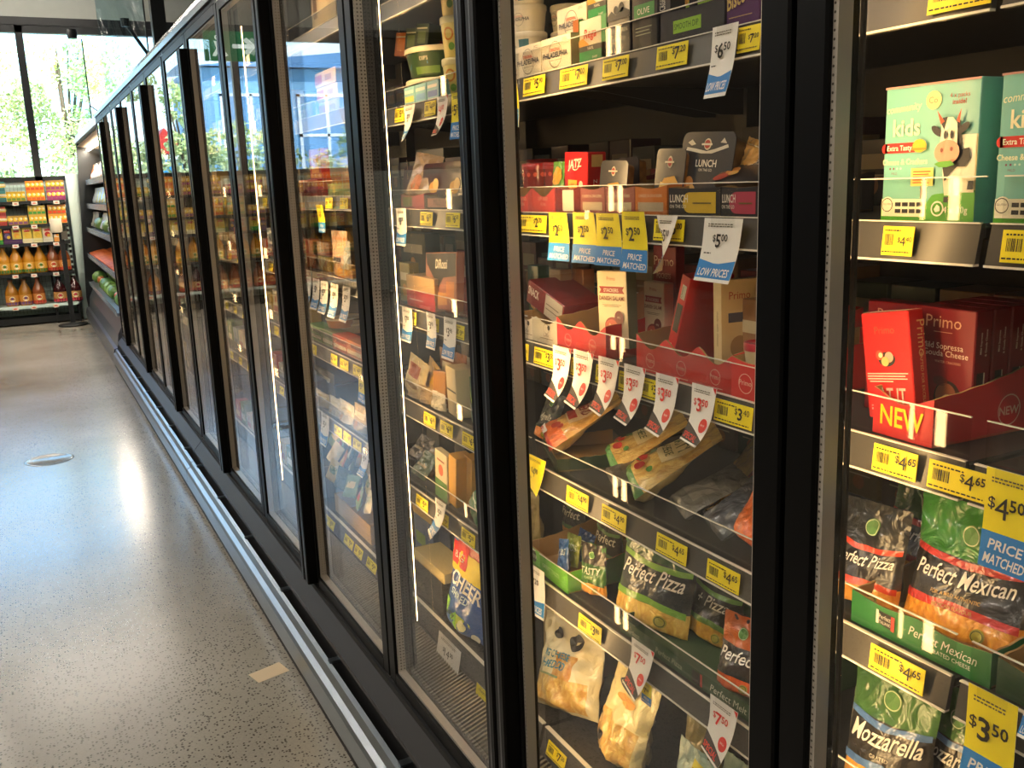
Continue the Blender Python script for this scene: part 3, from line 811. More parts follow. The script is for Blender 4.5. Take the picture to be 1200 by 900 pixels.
for i in range(3):
    g = G(); W, H, D = w, .153, .052
    g.box(-W / 2, W / 2, 0, D, 0, H, M(TEAL, .4, coat=.2), .0012)
    F = Flat((-W / 2, 0, 0), (1, 0, 0), (0, 0, 1), W, H); S = Flat((W / 2, 0, 0), (0, 1, 0), (0, 0, 1), D, H)
    g.deco(F, fr); cow(g, F); g.rect(S, 0, 0, 1, .14, M('#7fc7b8', .45), 1); g.rect(F, 0, .985, 1, 1, M('#c48f86', .5), 2)
    for k in range(3): g.rect(S, .66, .05, .68, .95, M('#8fc9bd', .5), 2)
    o = g.build('snack_carton')
    if i == 0: stand(o, y, 1, 'teal snack carton with a cartoon cow facing the aisle', 'carton', 'teal cow cartons', dx=.016)
    elif i == 1: stand(o, y, 1, 'second teal carton hidden behind the one with the cow', 'carton', 'teal cow cartons', dx=.070)
    else: stand(o, yat(1188, 1290, 90, 262, .016)[0], 1, 'teal carton to the right of the cow carton at the picture edge', 'carton', 'teal cow cartons', dx=.016)
rail(1086, 1160, 4, 0, '5', '.00', 'yellow ticket cut by the top edge above the teal cow carton')
rail(1032, 1068, 289, 1, '4', '.40', 'yellow 4.40 ticket under the teal cow carton'); rail(1171, 1240, 296, 1, '4', '.40', 'yellow ticket on the rail right of the 4.40 ticket, at the right edge')
# dark red boxes in the red tray
def red_box(i, deep=False):
    W, H, D = .088, .150, .030
    fr = [('t', 'Primo', .5, .84, .10, '#d9a98a', {'w': .82}), ('r', .35, .80, .65, .805, '#d9a98a', {'l': 2, 'n': 1}), ('t', 'Mild Sopressa', .5, .665, .05, '#f2d9c2', {'w': .9}), ('t', '& Gouda Cheese', .5, .605, .05, '#f2d9c2', {'w': .92}), ('t', 'WATER CRACKERS', .6, .55, .02, '#d9a98a'),
          ('d', .62, .26, .13, '#241d1b', {'ry': .15}), ('d', .6, .28, .10, '#8a5238', {'l': 2, 'ry': .11}), ('d', .64, .24, .06, '#c9a27a', {'l': 3}), ('d', .5, .40, .07, '#5f2222', {'l': 2, 'ry': .04})]
    sd = [('r', .18, .16, .60, .50, '#2c201d', {'n': 1}), ('r', .55, .16, .62, .50, '#d8c3a8', {'n': 1, 'l': 2}), ('t', 'Mild Sopressa', .36, .74, .022, '#f2d9c2', {'rot': PI / 2, 'bold': .03}), ('t', '& Gouda Cheese', .66, .74, .022, '#f2d9c2', {'rot': PI / 2, 'bold': .03})]
    return carton('cracker_box', W, H, D, '#7d1420', fr, sd)
yb = fit(1050, 1143, 320, 480, RAIL_X + .085)[0]
yr = onx(1143, 400, RAIL_X + .085).y + .044
for i, lb in enumerate(['dark red cracker box directly behind the leaning bright red box', 'second dark red cracker box of the row running to the back, narrow side showing', 'third dark red cracker box of the row running to the back', 'dark red cracker box deepest in the row, at the right edge']):
    stand(red_box(i), yr, 2, lb, 'box', 'dark red cracker boxes', dx=.085 + .0325 * i, dz=.005)
stand(red_box(9), yr + .098, 2, 'dark red cracker box standing to the left of the row in the NEW tray', 'box', 'dark red cracker boxes', dx=.11)
W, H, D = .074, .132, .026
fr = [('t', 'Primo', .5, .80, .07, '#8e5a3a', {'w': .6}), ('d', .5, .56, .10, '#3a3634', {'ry': .07}), ('d', .36, .60, .045, '#d9593f', {'l': 2}), ('d', .56, .58, .05, '#e2a08a', {'l': 2}), ('d', .48, .54, .045, '#d9b06a', {'l': 3}), ('d', .40, .60, .025, '#e8c8a0', {'l': 4}),
      ('r', .06, .42, .92, .43, '#f0c8b8', {'n': 1}), ('r', .06, .395, .86, .405, '#f0c8b8', {'n': 1}), ('r', .06, .37, .90, .38, '#f0c8b8', {'n': 1}), ('r', .10, .345, .6, .355, '#f0c8b8', {'n': 1}),
      ('t', 'EAT IT', .52, .15, .14, '#c4b0a0', {'w': .66, 'bold': .05}), ('r', .10, .08, .92, .10, '#f0c8b8', {'n': 1}), ('r', .10, .115, .92, .125, '#f0c8b8', {'n': 1})]
o = carton('cracker_box', W, H, D, '#c42322', fr, [('t', 'Primo', .45, .74, .10, '#eec27a', {'rot': -PI / 2}), ('t', 'CRAFTED FOR EXCELLENCE', .5, .33, .035, '#eec27a', {'rot': -PI / 2})], top='#f1dfb8')
y, w, z, h = yat(1030, 1082, 330, 465, .05)
stand(o, y - .010, 2, 'bright red box leaning in the NEW tray with cream top', 'box', dx=.030, dz=.020, rot=(0, -.16, FACE - .02))
y, w, z, h = yat(1024, 1096, 450, 520, .02)
fr = [('t', 'NEW', .5, .25, .42, '#f6d51e', {'bold': .07, 'w': .72})]
sd = [('o', .42, .52, .34, '#e7b9a4', {'w': .08}), ('t', 'NEW', .42, .42, .18, '#e7b9a4', {'bold': .03}), ('t', 'PRIMO', .93, .5, .36, '#e3b7a2', {})]
o = tray('display_tray', w * 1.02, .058, .30, '#c8262a', fr, sd, back=2.1, scallop=.25, n=1)
stand(o, y, 2, 'red shelf tray reading NEW in yellow letters', 'tray', 'shelf trays', dx=.018, rz=-.04)
rail(1021, 1073, 541, 2, '4', '.65', 'yellow 4.65 ticket under the corner of the NEW tray'); rail(1085, 1157, 565, 2, '4', '.65', 'yellow 4.65 ticket, second from left under the NEW tray')
hang('match', 1150, 1212, 553, 672, '4', '50', 'price matched 4.50 ticket at the right edge beside the mexican cheese pouch', bend=.1)
# pouches on the fourth shelf
def cheese_pouch(w, h, t, name_lines, top, accent, mid='#2e2b29', seed=0, food='#f0a93a', script=True, shear=.25, **kw):
    zones = [(0, 0, 1, .20, food, 'shred'), (0, .58, 1, 1.0, top, 'film'), (0, .26, 1, .58, mid, 'film')]
    P = Pillow(w, h, t, seed, **kw); g = G(); nu, nv = 24, 30
    fm, tm, mm, am = M(food, .4, kind='shred'), M(top, .35, kind='film'), M(mid, .35, kind='film'), M(accent, .35, kind='film')
    g.grid([[P(j / nu, i / nv) for j in range(nu + 1)] for i in range(nv + 1)], lambda i, j: fm if i < nv * .22 else (mm if i < nv * .58 else tm))
    B = Pillow(w, h, t, seed, **{**kw, 'side': -1}); g.grid([[B(1 - j / nu, i / nv) for j in range(nu + 1)] for i in range(nv + 1)], mm)
    band(P, g, lambda u: .19 + .05 * math.sin(PI * u), lambda u: .25 + .05 * math.sin(PI * u), am)
    band(P, g, lambda u: .57 - .03 * math.sin(PI * u), lambda u: .62 - .03 * math.sin(PI * u), am)
    for i, (tx, sz, col) in enumerate(name_lines):
        g.text(P, tx, .5, .42 - i * .085, sz, M(col, .5), shear=shear if script and i == 0 else 0, w=.84, l=4, bold=.01, rot=.04)
    g.disc(P, .5, .78, .08, M('#5f8f4d', .5), 3); g.ringd(P, .5, .78, .075, M('#c9d8a8', .5), l=4)
    g.disc(P, .74, .13, .055, M('#a89f3c', .5), 3); g.ringd(P, .74, .13, .045, M('#2e3020', .5), l=4)
    return g.build('cheese_pouch')


y, w, z, h = yat(1046, 1184, 608, 752, .05)
o = cheese_pouch(w, h * 1.0, .055, [('Perfect Mexican', .115, '#fbf5e8'), ('FOR A MILD AUTHENTIC', .028, '#c9a05a'), ('MEXICAN FLAVOUR', .028, '#c9a05a')], '#3f8a38', '#c9352c', seed=3, slump=-.12, lean=.35)
stand(o, y, 3, 'black and green grated cheese pouch for mexican cheese with red bands', 'pouch', 'grated cheese pouches', dx=.075, rz=.05, dz=.010)
y, w, z, h = yat(1000, 1048, 605, 735, .05)
o = cheese_pouch(.10, .135, .05, [('Perfect Pizza', .11, '#fbf5e8')], '#2a2a27', '#d9492c', seed=5, lean=.2)
stand(o, y + .022, 3, 'dark pouch with gold medal at the left of the mexican cheese', 'pouch', 'grated cheese pouches', dx=.060, rz=.15, dz=.006)
for i, (px_, dx, col, lb) in enumerate([(1075, .17, '#2f5f2c', 'green pouch lying dark in the row behind the mexican cheese pouch'), (1190, .12, '#3f7a34', 'green topped pouch at the right edge of the fourth shelf'), (1120, .25, '#1f3a20', 'green pouch deepest behind the mexican cheese pouch')]):
    yy = fit(px_ - 20, px_ + 20, 600, 700, RAIL_X + dx)[0]
    stand(cheese_pouch(.13, .15, .05, [('Perfect', .1, '#e8e0d0')], col, '#a32c2a', seed=20 + i, lean=.25), yy, 3, lb, 'pouch', 'grated cheese pouches', dx=dx, rz=.1 * i, dz=.006)
y, w, z, h = yat(1012, 1168, 690, 790, .018)
P = None
fr = [('p', [(.22, .35), (.33, .28), (.33, .72), (.22, .75)], '#2b2724'), ('r', .205, .34, .225, .76, '#f1efe4', {'n': 1, 'l': 2}), ('r', .32, .28, .345, .72, '#d23a2c', {'n': 1, 'l': 2}), ('t', 'Perfect', .275, .53, .14, '#f1ece0', {'l': 3, 'w': .09}), ('t', 'ITALIANO', .275, .38, .10, '#f1ece0', {'l': 3, 'w': .09}),
      ('t', 'Perfect Mexican', .68, .46, .28, '#f5f1e2', {'shear': .25, 'w': .46}), ('t', 'GRATED CHEESE', .74, .26, .12, '#f5f1e2', {'w': .3})]
o = tray('display_tray', .205, .044, .22, '#2f7d3c', fr, [('t', 'KEEP COLD', .2, .3, .12, '#bcd4b0', {})], back=1.9, scallop=.12, n=2)
stand(o, fit(1012, 1150, 700, 780, RAIL_X + .018)[0], 3, 'green shelf tray with cream script under the cheese pouches', 'tray', 'shelf trays', dx=.014)
o = tray('display_tray', .16, .044, .22, '#2a4a2c', [('t', 'Perfect', .4, .3, .3, '#e8e2cc', {'shear': .25})], [], back=1.9, scallop=.12, n=2)
stand(o, fit(1012, 1150, 700, 780, RAIL_X + .018)[0] - .19, 3, 'dark green tray right of the mexican cheese tray', 'tray', 'shelf trays', dx=.014)
rail(1017, 1082, 783, 3, '4', '.65', 'yellow 4.65 ticket under the green tray of the mexican cheese')
hang('match', 1128, 1192, 812, 935, '3', '50', 'price matched 3.50 ticket at the bottom right corner', bend=.35, start=.5)
y, w, z, h = yat(1003, 1090, 790, 915, .06)
o = cheese_pouch(.125, .17, .06, [('Mozzarella', .14, '#f2ecdc'), ('GRATED', .03, '#c9c2ae')], '#47743a', '#5a7fb4', mid='#35302b', seed=8, lean=.15)
stand(o, fit(1010, 1060, 790, 900, RAIL_X + .05)[0], 4, 'brown, blue and green mozzarella pouch at the bottom of the nearest door', 'pouch', 'grated cheese pouches', dx=.06, rz=.2)
o = cheese_pouch(.10, .165, .05, [('Mozzarella', .12, '#f2ecdc')], '#47743a', '#5a7fb4', mid='#35302b', seed=9, lean=.1)
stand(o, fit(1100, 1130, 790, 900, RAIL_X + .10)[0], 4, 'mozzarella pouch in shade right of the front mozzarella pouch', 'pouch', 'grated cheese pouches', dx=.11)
hang('low', 1200, 1235, 800, 870, '3', '50', 'white ticket partly behind the bottom right 3.50 ticket')

# ================================================================== MAIN DOOR: top shelf
CREAM = '#efe6cf'
def round_tub(r, h, deco, lid='#e9e1cc', body=CREAM): return tub('cream_cheese_tub', r, h, body, lid, deco)
phd = [('o', .5, .55, .34, '#5b5a66', {'w': .05}), ('t', 'ORIGINAL', .5, .66, .09, '#d9482c', {'w': .3}), ('t', 'PHILADELPHIA', .5, .48, .17, '#23294a', {'w': .66, 'bold': .04})]
phr = [('r', .5, .10, .8, .92, '#4e8290', {'n': 6}), ('t', 'PHILLY', .65, .2, .12, '#efe6cf', {'w': .22, 'l': 3}), ('t', 'PHILADELPHIA', .22, .5, .12, '#23294a', {'w': .36}), ('d', .42, .25, .10, '#c9482c', {'l': 2})]
y, w, z, h = yat(588, 630, 28, 60, .05)
base = SHELF[0]
for i, d in enumerate((phd, phr, phd, phr)):
    stand(round_tub(.036, .052, d), y + .014, 0, ['bottom', 'second', 'third', 'top'][i] + ' cream cheese tub of the stack nearest the left post', 'tub', 'stacked cream cheese tubs', dx=.055, dz=.0525 * i, rz=.35)
y, w, z, h = yat(630, 657, 20, 60, .12)
for i, d in enumerate((phd, phr, phd)):
    stand(round_tub(.036, .052, d), y, 0, ['bottom', 'middle', 'top'][i] + ' cream cheese tub of the rear stack behind the tilted cartons', 'tub', 'stacked cream cheese tubs', dx=.13, dz=.0525 * i)
phf = [('o', .5, .5, .38, '#5b5a66', {'w': .05}), ('t', 'ORIGINAL', .5, .60, .09, '#d9482c', {'w': .5, 'bold': .04}), ('t', 'PHILADELPHIA', .5, .42, .15, '#23294a', {'w': .86, 'bold': .05}), ('r', .3, .34, .7, .35, '#5b5a66', {'n': 1}), ('t', 'MADE IN', .82, .88, .04, '#5b3b33', {}), ('t', 'VICTORIA', .82, .83, .04, '#5b3b33', {})]
for px0, px1, t_, b_, dx, dz, lb in ((604, 634, 46, 90, .014, 0, 'cream cheese block carton furthest left on the top shelf'), (633, 669, 32, 80, .014, 0, 'cream cheese block carton with round emblem, second from left'), (652, 688, 2, 35, .06, .058, 'cream cheese block carton raised behind the two front ones')):
    y, w, z, h = yat(px0, px1, t_, b_, dx)
    stand(carton('cream_cheese_carton', w * .94, .062, .028, CREAM, phf, [('r', 0, 0, 1, 1, '#d8c79c', {'n': 1})]), y, 0, lb, 'carton', 'cream cheese cartons', dx=dx, dz=dz, rz=.02)
y, w, z, h = yat(652, 688, 2, 35, .06); stand(carton('cream_cheese_carton', w * .94, .057, .028, CREAM, phf), y, 0, 'cream cheese carton holding up the raised one', 'carton', 'cream cheese cartons', dx=.06)
rega = [('r', 0, 0, 1, .30, '#2f8a4a'), ('r', 0, .30, 1, .42, '#4d4a42'), ('r', .82, 0, 1, 1, '#3f9a4d'), ('t', 'Rega', .42, .58, .20, '#d8442f', {'shear': .2, 'bold': .05, 'w': .7}), ('t', 'NAAL', .45, .32, .07, '#efe6cf', {'l': 3}), ('t', 'SHARP', .6, .12, .05, '#efe6cf', {'l': 3}), ('p', [(0, .42), (.4, .42), (.15, .6), (0, .55)], '#d99a3a', {'l': 2})]
for px0, px1, dx, dz, lb in ((679, 711, .014, 0, 'white and green crispbread carton standing low at the shelf front'), (690, 716, .055, .078, 'white and green crispbread carton high behind the low one')):
    y, w, z, h = yat(px0, px1, 20, 70, dx)
    stand(carton('crispbread_carton', w, .075, .03, '#e8e0c2', rega, [('r', 0, 0, 1, 1, '#3c9a4c', {'n': 1})]), y, 0, lb, 'carton', 'green crispbread cartons', dx=dx, dz=dz)
y, w, z, h = yat(690, 716, 20, 70, .055); stand(carton('crispbread_carton', w, .077, .03, '#3c8a44', rega), y, 0, 'green crispbread carton supporting the high one', 'carton', 'green crispbread cartons', dx=.055)
y, w, z, h = yat(664, 680, 40, 78, .04); stand(carton('slim_carton', .02, .088, .06, '#4aa04f', [('r', 0, .6, 1, 1, '#a4632f', {'n': 1})]), y - .003, 0, 'slim green and brown carton between cream cheese and crispbread', 'carton', dx=.045)
dark1 = [('r', 0, .46, 1, 1, '#e5dcc3', {'n': 1}), ('o', .5, .82, .09, '#2b2b2b', {'w': .12}), ('d', .5, .82, .05, '#2b2b2b', {'l': 2}), ('d', .4, .58, .05, '#2e2c2c', {'l': 2}), ('d', .65, .60, .06, '#2e2c2c', {'l': 2}), ('p', [(0, .46), (1, .46), (1, .54), (.7, .60), (.4, .52), (.2, .58), (0, .52)], '#2b2a2b', {'l': 2}), ('t', 'MOUNTAIN', .5, .30, .055, '#cfc8b4', {'w': .8}), ('t', 'BREAD CO', .5, .2, .045, '#cfc8b4', {'w': .7})]
dark2 = [('t', 'CHEESE', .5, .80, .085, '#efe9d8', {'w': .68, 'bold': .03}), ('t', 'CRACKERS', .5, .66, .085, '#efe9d8', {'w': .76, 'bold': .03}), ('r', .1, .40, .9, .56, '#3c8c48', {'n': 1}), ('t', 'OLIVE', .5, .44, .07, '#efe9d8', {'w': .6, 'l': 3}), ('r', .16, .28, .8, .29, '#a9b39a', {'n': 1}), ('r', .16, .24, .7, .25, '#a9b39a', {'n': 1}), ('r', .16, .20, .75, .21, '#a9b39a', {'n': 1})]
for px0, px1, d, lb in ((712, 739, dark1, 'charcoal and cream cracker carton with mountain drawing'), (740, 771, dark2, 'charcoal carton reading CHEESE CRACKERS with green bar')):
    y, w, z, h = yat(px0, px1, 0, 60, .014)
    stand(carton('cracker_carton', w * .96, .128, .045, '#26262c', d, [('t', 'CRACKERS', .5, .5, .05, '#efe9d8', {'rot': PI / 2})]), y, 0, lb, 'carton', 'charcoal cracker cartons', dx=.014)
y, w, z, h = yat(775, 786, 0, 60, .02); stand(carton('cracker_carton', w * .9, .128, .05, '#303038', [('t', 'CRISPS', .5, .5, .12, '#efe9d8', {'rot': PI / 2, 'w': .9})]), y, 0, 'thin charcoal carton edge beside the tray with lime label', 'carton', 'charcoal cracker cartons', dx=.02)
y, w, z, h = yat(774, 849, 10, 42, .012)
tr = tray('display_tray', w, .048, .2, '#33333c', [('r', .22, .30, .66, .68, '#9ccc3c'), ('t', 'SMOOTH DIP', .44, .40, .18, '#2c4a1a', {'l': 3, 'w': .38})], back=1.6, scallop=.04, n=1); stand(tr, y, 0, 'dark shelf tray with a lime green label on the top shelf', 'tray', 'shelf trays', dx=.012)
for i, (px0, px1, lb) in enumerate(((786, 815, 'black dip pack with green lettering in the lime label tray'), (815, 848, 'black dip pack with golden crisps printed on it'))):
    y, w, z, h = yat(px0, px1, -20, 30, .05)
    stand(carton('dip_pack', w * .9, .125, .03, '#23232a', [('r', .05, .42, .8, .55, '#a4cf45'), ('t', 'PARTY DIP', .42, .45, .06, '#1d2a14', {'w': .7, 'l': 3}), ('d', .75, .62, .12, '#d99a32', {'l': 2, 'ry': .08}), ('d', .6, .5, .10, '#e8b04a', {'l': 3, 'ry': .06}), ('r', .1, .7, .6, .71, '#bfbfae', {'n': 1})]), y, 0, lb, 'pack', 'black dip packs', dx=.05, dz=.004)
y, w, z, h = yat(851, 890, -10, 28, .014); stand(carton('cracker_carton', w, .135, .05, '#5a2a66', [('t', 'Biscotti', .45, .24, .16, '#e8c77a', {'shear': .2, 'w': .8, 'rot': .2, 'bold': .03}), ('t', 'PROTEIN', .72, .4, .05, '#e8d8c0', {'w': .4}), ('r', .1, .12, .8, .13, '#c9a07a', {'n': 1})]), y, 0, 'purple carton at the right end of the top shelf', 'carton', dx=.014)
for a in ((612, 637, 98, '5', '.90', 'yellow ticket under the leftmost cream cheese carton'), (655, 687, 90, '7', '.00', 'yellow ticket washed out by the lamp glare, second on the top rail'), (705, 735, 80, '7', '.00', 'yellow 7 dollar ticket under the crispbread cartons'), (768, 804, 66, '7', '.20', 'yellow ticket under the lime label tray'), (863, 889, 45, '7', '.20', 'yellow ticket under the purple carton')):
    rail(a[0], a[1], a[2], 0, a[3], a[4], a[5])
hang('low', 834, 866, 29, 114, '6', '50', 'white low prices 6.50 ticket hanging from the top shelf', bend=.30, twist=.1, skew=.12)
hang('match', 597, 603, 91, 150, '2', '50', 'yellow and blue ticket seen edge on beside the left post', bend=.2, wk=2.0, twist=-.5)

# ------------------------------------------------ second shelf
jatz = [('d', .5, .74, .155, '#f3e7cf', {'ry': .12, 'rot': .3}), ('d', .5, .74, .135, '#b5171c', {'ry': .10, 'l': 2}), ('t', 'JATZ', .5, .68, .17, '#f6ecd6', {'shear': .2, 'bold': .05, 'w': .70, 'l': 4, 'rot': .1}), ('r', .18, .24, .56, .42, '#f0c352', {'n': 1}), ('t', 'CHEESE', .37, .31, .04, '#a3201c', {'l': 3}), ('d', .74, .33, .08, '#e6cfc0', {'l': 2}), ('d', .32, .08, .09, '#e7a23a', {'l': 2}), ('d', .62, .07, .09, '#e7a23a', {'l': 2}), ('d', .85, .10, .06, '#e7a23a', {'l': 2})]
y, w, z, h = yat(654, 681, 166, 218, .03)
stand(carton('cracker_carton', w, .088, .04, '#c01c20', jatz, [('t', 'JATZ', .5, .3, .09, '#f6ecd6', {'rot': PI / 2, 'l': 2}), ('r', .2, .7, .8, .95, '#e8c070', {'n': 1})]), y, 1, 'bright red cracker carton with a white oval emblem standing in the red trays', 'carton', dx=.042, dz=.024, rot=(0, .05, FACE))
RED = '#d23a30'
def jar_red(r, h):
    t = empty('crisp_tub'); g = G(); g.lathe([(r * .9, 0), (r, .004), (r, h * .86)], M('#8d2a20', .2, coat=1), 24)
    P = Cyl(r, r, .004, h * .86, 4); 
    for k in range(9): g.disc(P, .08 + .105 * k, .86, .06, M('#d9532f', .5), 1)
    o = g.build('body', t); o.location.y = r
    g = G(); g.lathe([(r * 1.03, h * .86), (r * 1.05, h * .9), (r * 1.03, h), (.001, h)], M('#a3201f', .3, coat=.6), 24, cap=False); o = g.build('lid', t); o.location.y = r
    return t
for i, (px0, px1, dx, lb) in enumerate(((600, 628, .05, 'red lidded tub at the left of the second shelf'), (622, 656, .075, 'red lidded tub just left of the carton with a white oval'), (600, 640, .16, 'red lidded tub at the back of the second shelf'))):
    y, w, z, h = yat(px0, px1, 165, 215, dx); stand(jar_red(.036, .092 + (.012 if i == 2 else 0)), y, 1, lb, 'tub', 'red lidded tubs', dx=dx, dz=.006)
y, w, z, h = yat(638, 656, 175, 215, .04); g = G(); P = Pillow(.045, .08, .02, 4, lean=.1)
o = pouch('dip_sachet', .045, .085, .02, '#5f9a3a', [('d', .55, .68, .2, '#e2a637', {'ry': .2, 'l': 3})], seed=4, slump=.2); stand(o, y - .004, 1, 'small green sachet with an orange disc tucked left of the carton with a white oval', 'sachet', dx=.050, dz=.012)
cols = [(601, 624, '#d84a3e', 'coral red'), (624, 650, '#d84a3e', 'coral red, second along,'), (680, 709, '#a95b55', 'dusty pink'), (709, 744, '#9a3d3b', 'maroon'), (744, 782, '#e07a1d', 'orange')]
for k, (a, b, c, n_) in enumerate(cols):
    y, w, z, h = yat(a, b, 215, 245, .014)
    d = [('t', 'DIP AND', .5, .5, .14, '#f0c8a8', {'w': .5}), ('t', 'FUN', .5, .28, .14, '#f0c8a8', {'w': .3})] if k < 2 else [('r', .1, .15, .9, .45, '#cdb89a', {'n': 1}), ('t', 'CHEESE & CRACKERS', .5, .62, .10, '#f0d8b8', {'w': .8})]
    stand(tray('display_tray', w * .98, .048, .22, c, d, back=1.3, scallop=.35 if k < 2 else .1, n=1), y, 1, n_ + ' shelf tray at the front of the second shelf', 'tray', 'shelf trays', dx=.014)
y, w, z, h = yat(651, 680, 212, 245, .014); stand(tray('display_tray', w, .048, .22, '#7a2422', [('r', .3, .1, .75, .9, '#efe7d2', {'n': 1})], back=1.6, scallop=.05, n=1), y, 1, 'dark red shelf tray with a pale patch under the carton with a white oval', 'tray', 'shelf trays', dx=.014)
emb = [('d', .5, .78, .07, '#d8c8a8', {'ry': .10}), ('d', .5, .78, .055, '#b3402a', {'ry': .07, 'l': 2}), ('r', .34, .765, .66, .795, '#e8dcc0', {'n': 1, 'l': 3})]
chz = emb + [('p', [(.2, .36), (.55, .30), (.85, .44), (.7, .56), (.35, .52)], '#e0a63c', {'l': 2}), ('p', [(.2, .36), (.55, .30), (.56, .40), (.25, .46)], '#f0c768', {'l': 3}), ('t', 'BEEF STICK', .5, .20, .05, '#e8dcc0', {'w': .7}), ('t', 'CHEESE', .5, .13, .05, '#e8dcc0', {'w': .5})]
for a, b, dx, lb, hh in ((695, 724, .035, 'grey blister pack with a cheese wedge picture, left of the pair', .085), (757, 792, .03, 'grey blister pack with crackers picture beside the large LUNCH pack', .098)):
    y, w, z, h = yat(a, b, 168, 225, dx); stand(blister('snack_pack', w * .95, hh, .02, '#3b3a3c', chz, ('#b9823a',)), y, 1, lb, 'snack pack', 'grey blister snack packs', dx=dx + .01, dz=.008, rot=(-.10, .04, FACE + (.1 if a < 700 else 0)))
for i, (a, b, dx) in enumerate(((722, 750, .09), (715, 745, .15), (850, 880, .12))):
    y, w, z, h = yat(a, b, 168, 225, dx); stand(blister('snack_pack', w * .9, .092, .02, '#2d2c2e', emb, ('#a8742f',)), y, 1, ['blister pack in the dark behind the wedge picture pack', 'blister pack deepest behind the maroon tray', 'blister pack dimly seen behind the large LUNCH pack'][i], 'snack pack', 'grey blister snack packs', dx=dx, dz=.006)
lun = [('d', .5, .84, .075, '#d8c8a8', {'ry': .075}), ('d', .5, .84, .06, '#b3402a', {'ry': .055, 'l': 2}), ('r', .40, .825, .60, .85, '#e8dcc0', {'n': 1, 'l': 3}), ('p', [(.10, .76), (.26, .74), (.40, .72), (.60, .72), (.9, .80), (.88, .84), (.66, .78), (.5, .75), (.3, .78), (.12, .80)], '#d8cfb8', {'l': 2}),
       ('p', [(.12, .86), (.20, .90), (.28, .84), (.20, .82)], '#cfc5ac', {'l': 2}), ('p', [(.74, .86), (.80, .92), (.86, .85)], '#cfc5ac', {'l': 2}), ('t', 'LUNCH', .52, .55, .09, '#efe7d2', {'bold': .03, 'w': .50}), ('t', 'ON THE GO', .52, .49, .035, '#efe7d2', {'w': .36}),
       ('d', .18, .22, .12, '#6f3a24', {'l': 2}), ('d', .24, .32, .10, '#c9853f', {'l': 3}), ('d', .16, .14, .10, '#b04a3a', {'l': 3}), ('d', .32, .24, .07, '#ddb269', {'l': 4})]
y, w, z, h = yat(791, 852, 155, 232, .05)
stand(blister('lunch_pack', w, .118, .03, '#353436', lun, ('#5b4630',)), y, 1, 'large charcoal pack reading LUNCH leaning back', 'snack pack', 'lunch snack packs', dx=.048, dz=.010, rot=(-.14, .05, FACE))
y, w, z, h = yat(815, 886, 180, 235, .02)
stand(blister('lunch_pack', .10, .115, .03, '#2f2e30', lun, ('#8a6a42',)), y - .004, 1, 'charcoal LUNCH pack lying flat in front of the upright one', 'snack pack', 'lunch snack packs', dx=.030, dz=.050, rot=(-1.15, 0, FACE + .15))
for i, (a, b) in enumerate(((832, 850), (856, 884))):
    y, w, z, h = yat(a, b, 180, 205, .08); stand(pouch('snack_sachet', .035, .05, .014, '#d9a85a', [('r', .1, .8, .9, .83, '#f4e0b0')], seed=30 + i), y, 1, ['golden foil sachet standing on the flat LUNCH pack, left one', 'golden foil sachet at the right end above the flat LUNCH pack'][i], 'sachet', 'golden sachets', dx=.085, dz=.064, rot=(-.2, .3, FACE))
for a, b, c, n_ in ((783, 845, '#d8b22c', 'yellow'), (845, 890, '#b03a52', 'pink')):
    y, w, z, h = yat(a, b, 230, 252, .012)
    stand(tray('display_tray', w * .98, .044, .22, '#262528', [('t', 'LUNCH', .22, .5, .26, '#efe7d2', {'w': .36, 'bold': .03}), ('t', 'ON THE GO', .2, .30, .12, '#efe7d2', {'w': .34}), ('r', .42, .14, .92, .84, c), ('d', .42, .49, .35, c, {'l': 1.5}), ('r', .5, .45, .85, .50, '#6a5a2a', {'n': 1, 'l': 3})], back=1.3, scallop=.03, n=1), y, 1, 'black LUNCH shelf tray with a %s label' % n_, 'tray', 'shelf trays', dx=.012)
for i, (a, b) in enumerate(((700, 724), (728, 750), (755, 775), (800, 822), (826, 850))):
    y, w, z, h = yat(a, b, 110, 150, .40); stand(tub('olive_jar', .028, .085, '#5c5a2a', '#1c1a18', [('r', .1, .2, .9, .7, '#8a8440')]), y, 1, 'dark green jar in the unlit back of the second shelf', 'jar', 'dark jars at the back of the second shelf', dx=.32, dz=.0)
rail(603, 639, 262, 1, '2', '.70', 'yellow double ticket left of the four 2.50 tickets')
rail(765, 800, 275, 1, '5', '.00', 'yellow ticket half hidden behind the narrow curled 5.00 ticket'); rail(826, 862, 279, 1, '5', '.00', 'yellow ticket left of the wide 5.00 ticket')
for i, (a, b, t_, bt) in enumerate(((643, 665, 249, 305), (671, 697, 249, 308), (698, 726, 250, 311), (728, 756, 248, 318))):
    hang('match', a, b, t_, bt, '2', '50', 'price matched 2.50 ticket, %s of the four in a row' % ['first from left', 'second', 'third', 'last'][i], bend=.22, twist=-.15, skew=-.12)
hang('low', 769, 795, 253, 320, '5', '00', 'narrow twisted white 5.00 ticket right of the four 2.50 tickets', bend=.4, twist=.9, skew=.10)
hang('low', 824, 872, 256, 332, '5', '00', 'wide white LOW PRICES 5.00 ticket with blue foot', bend=.35, twist=.05, skew=.16)

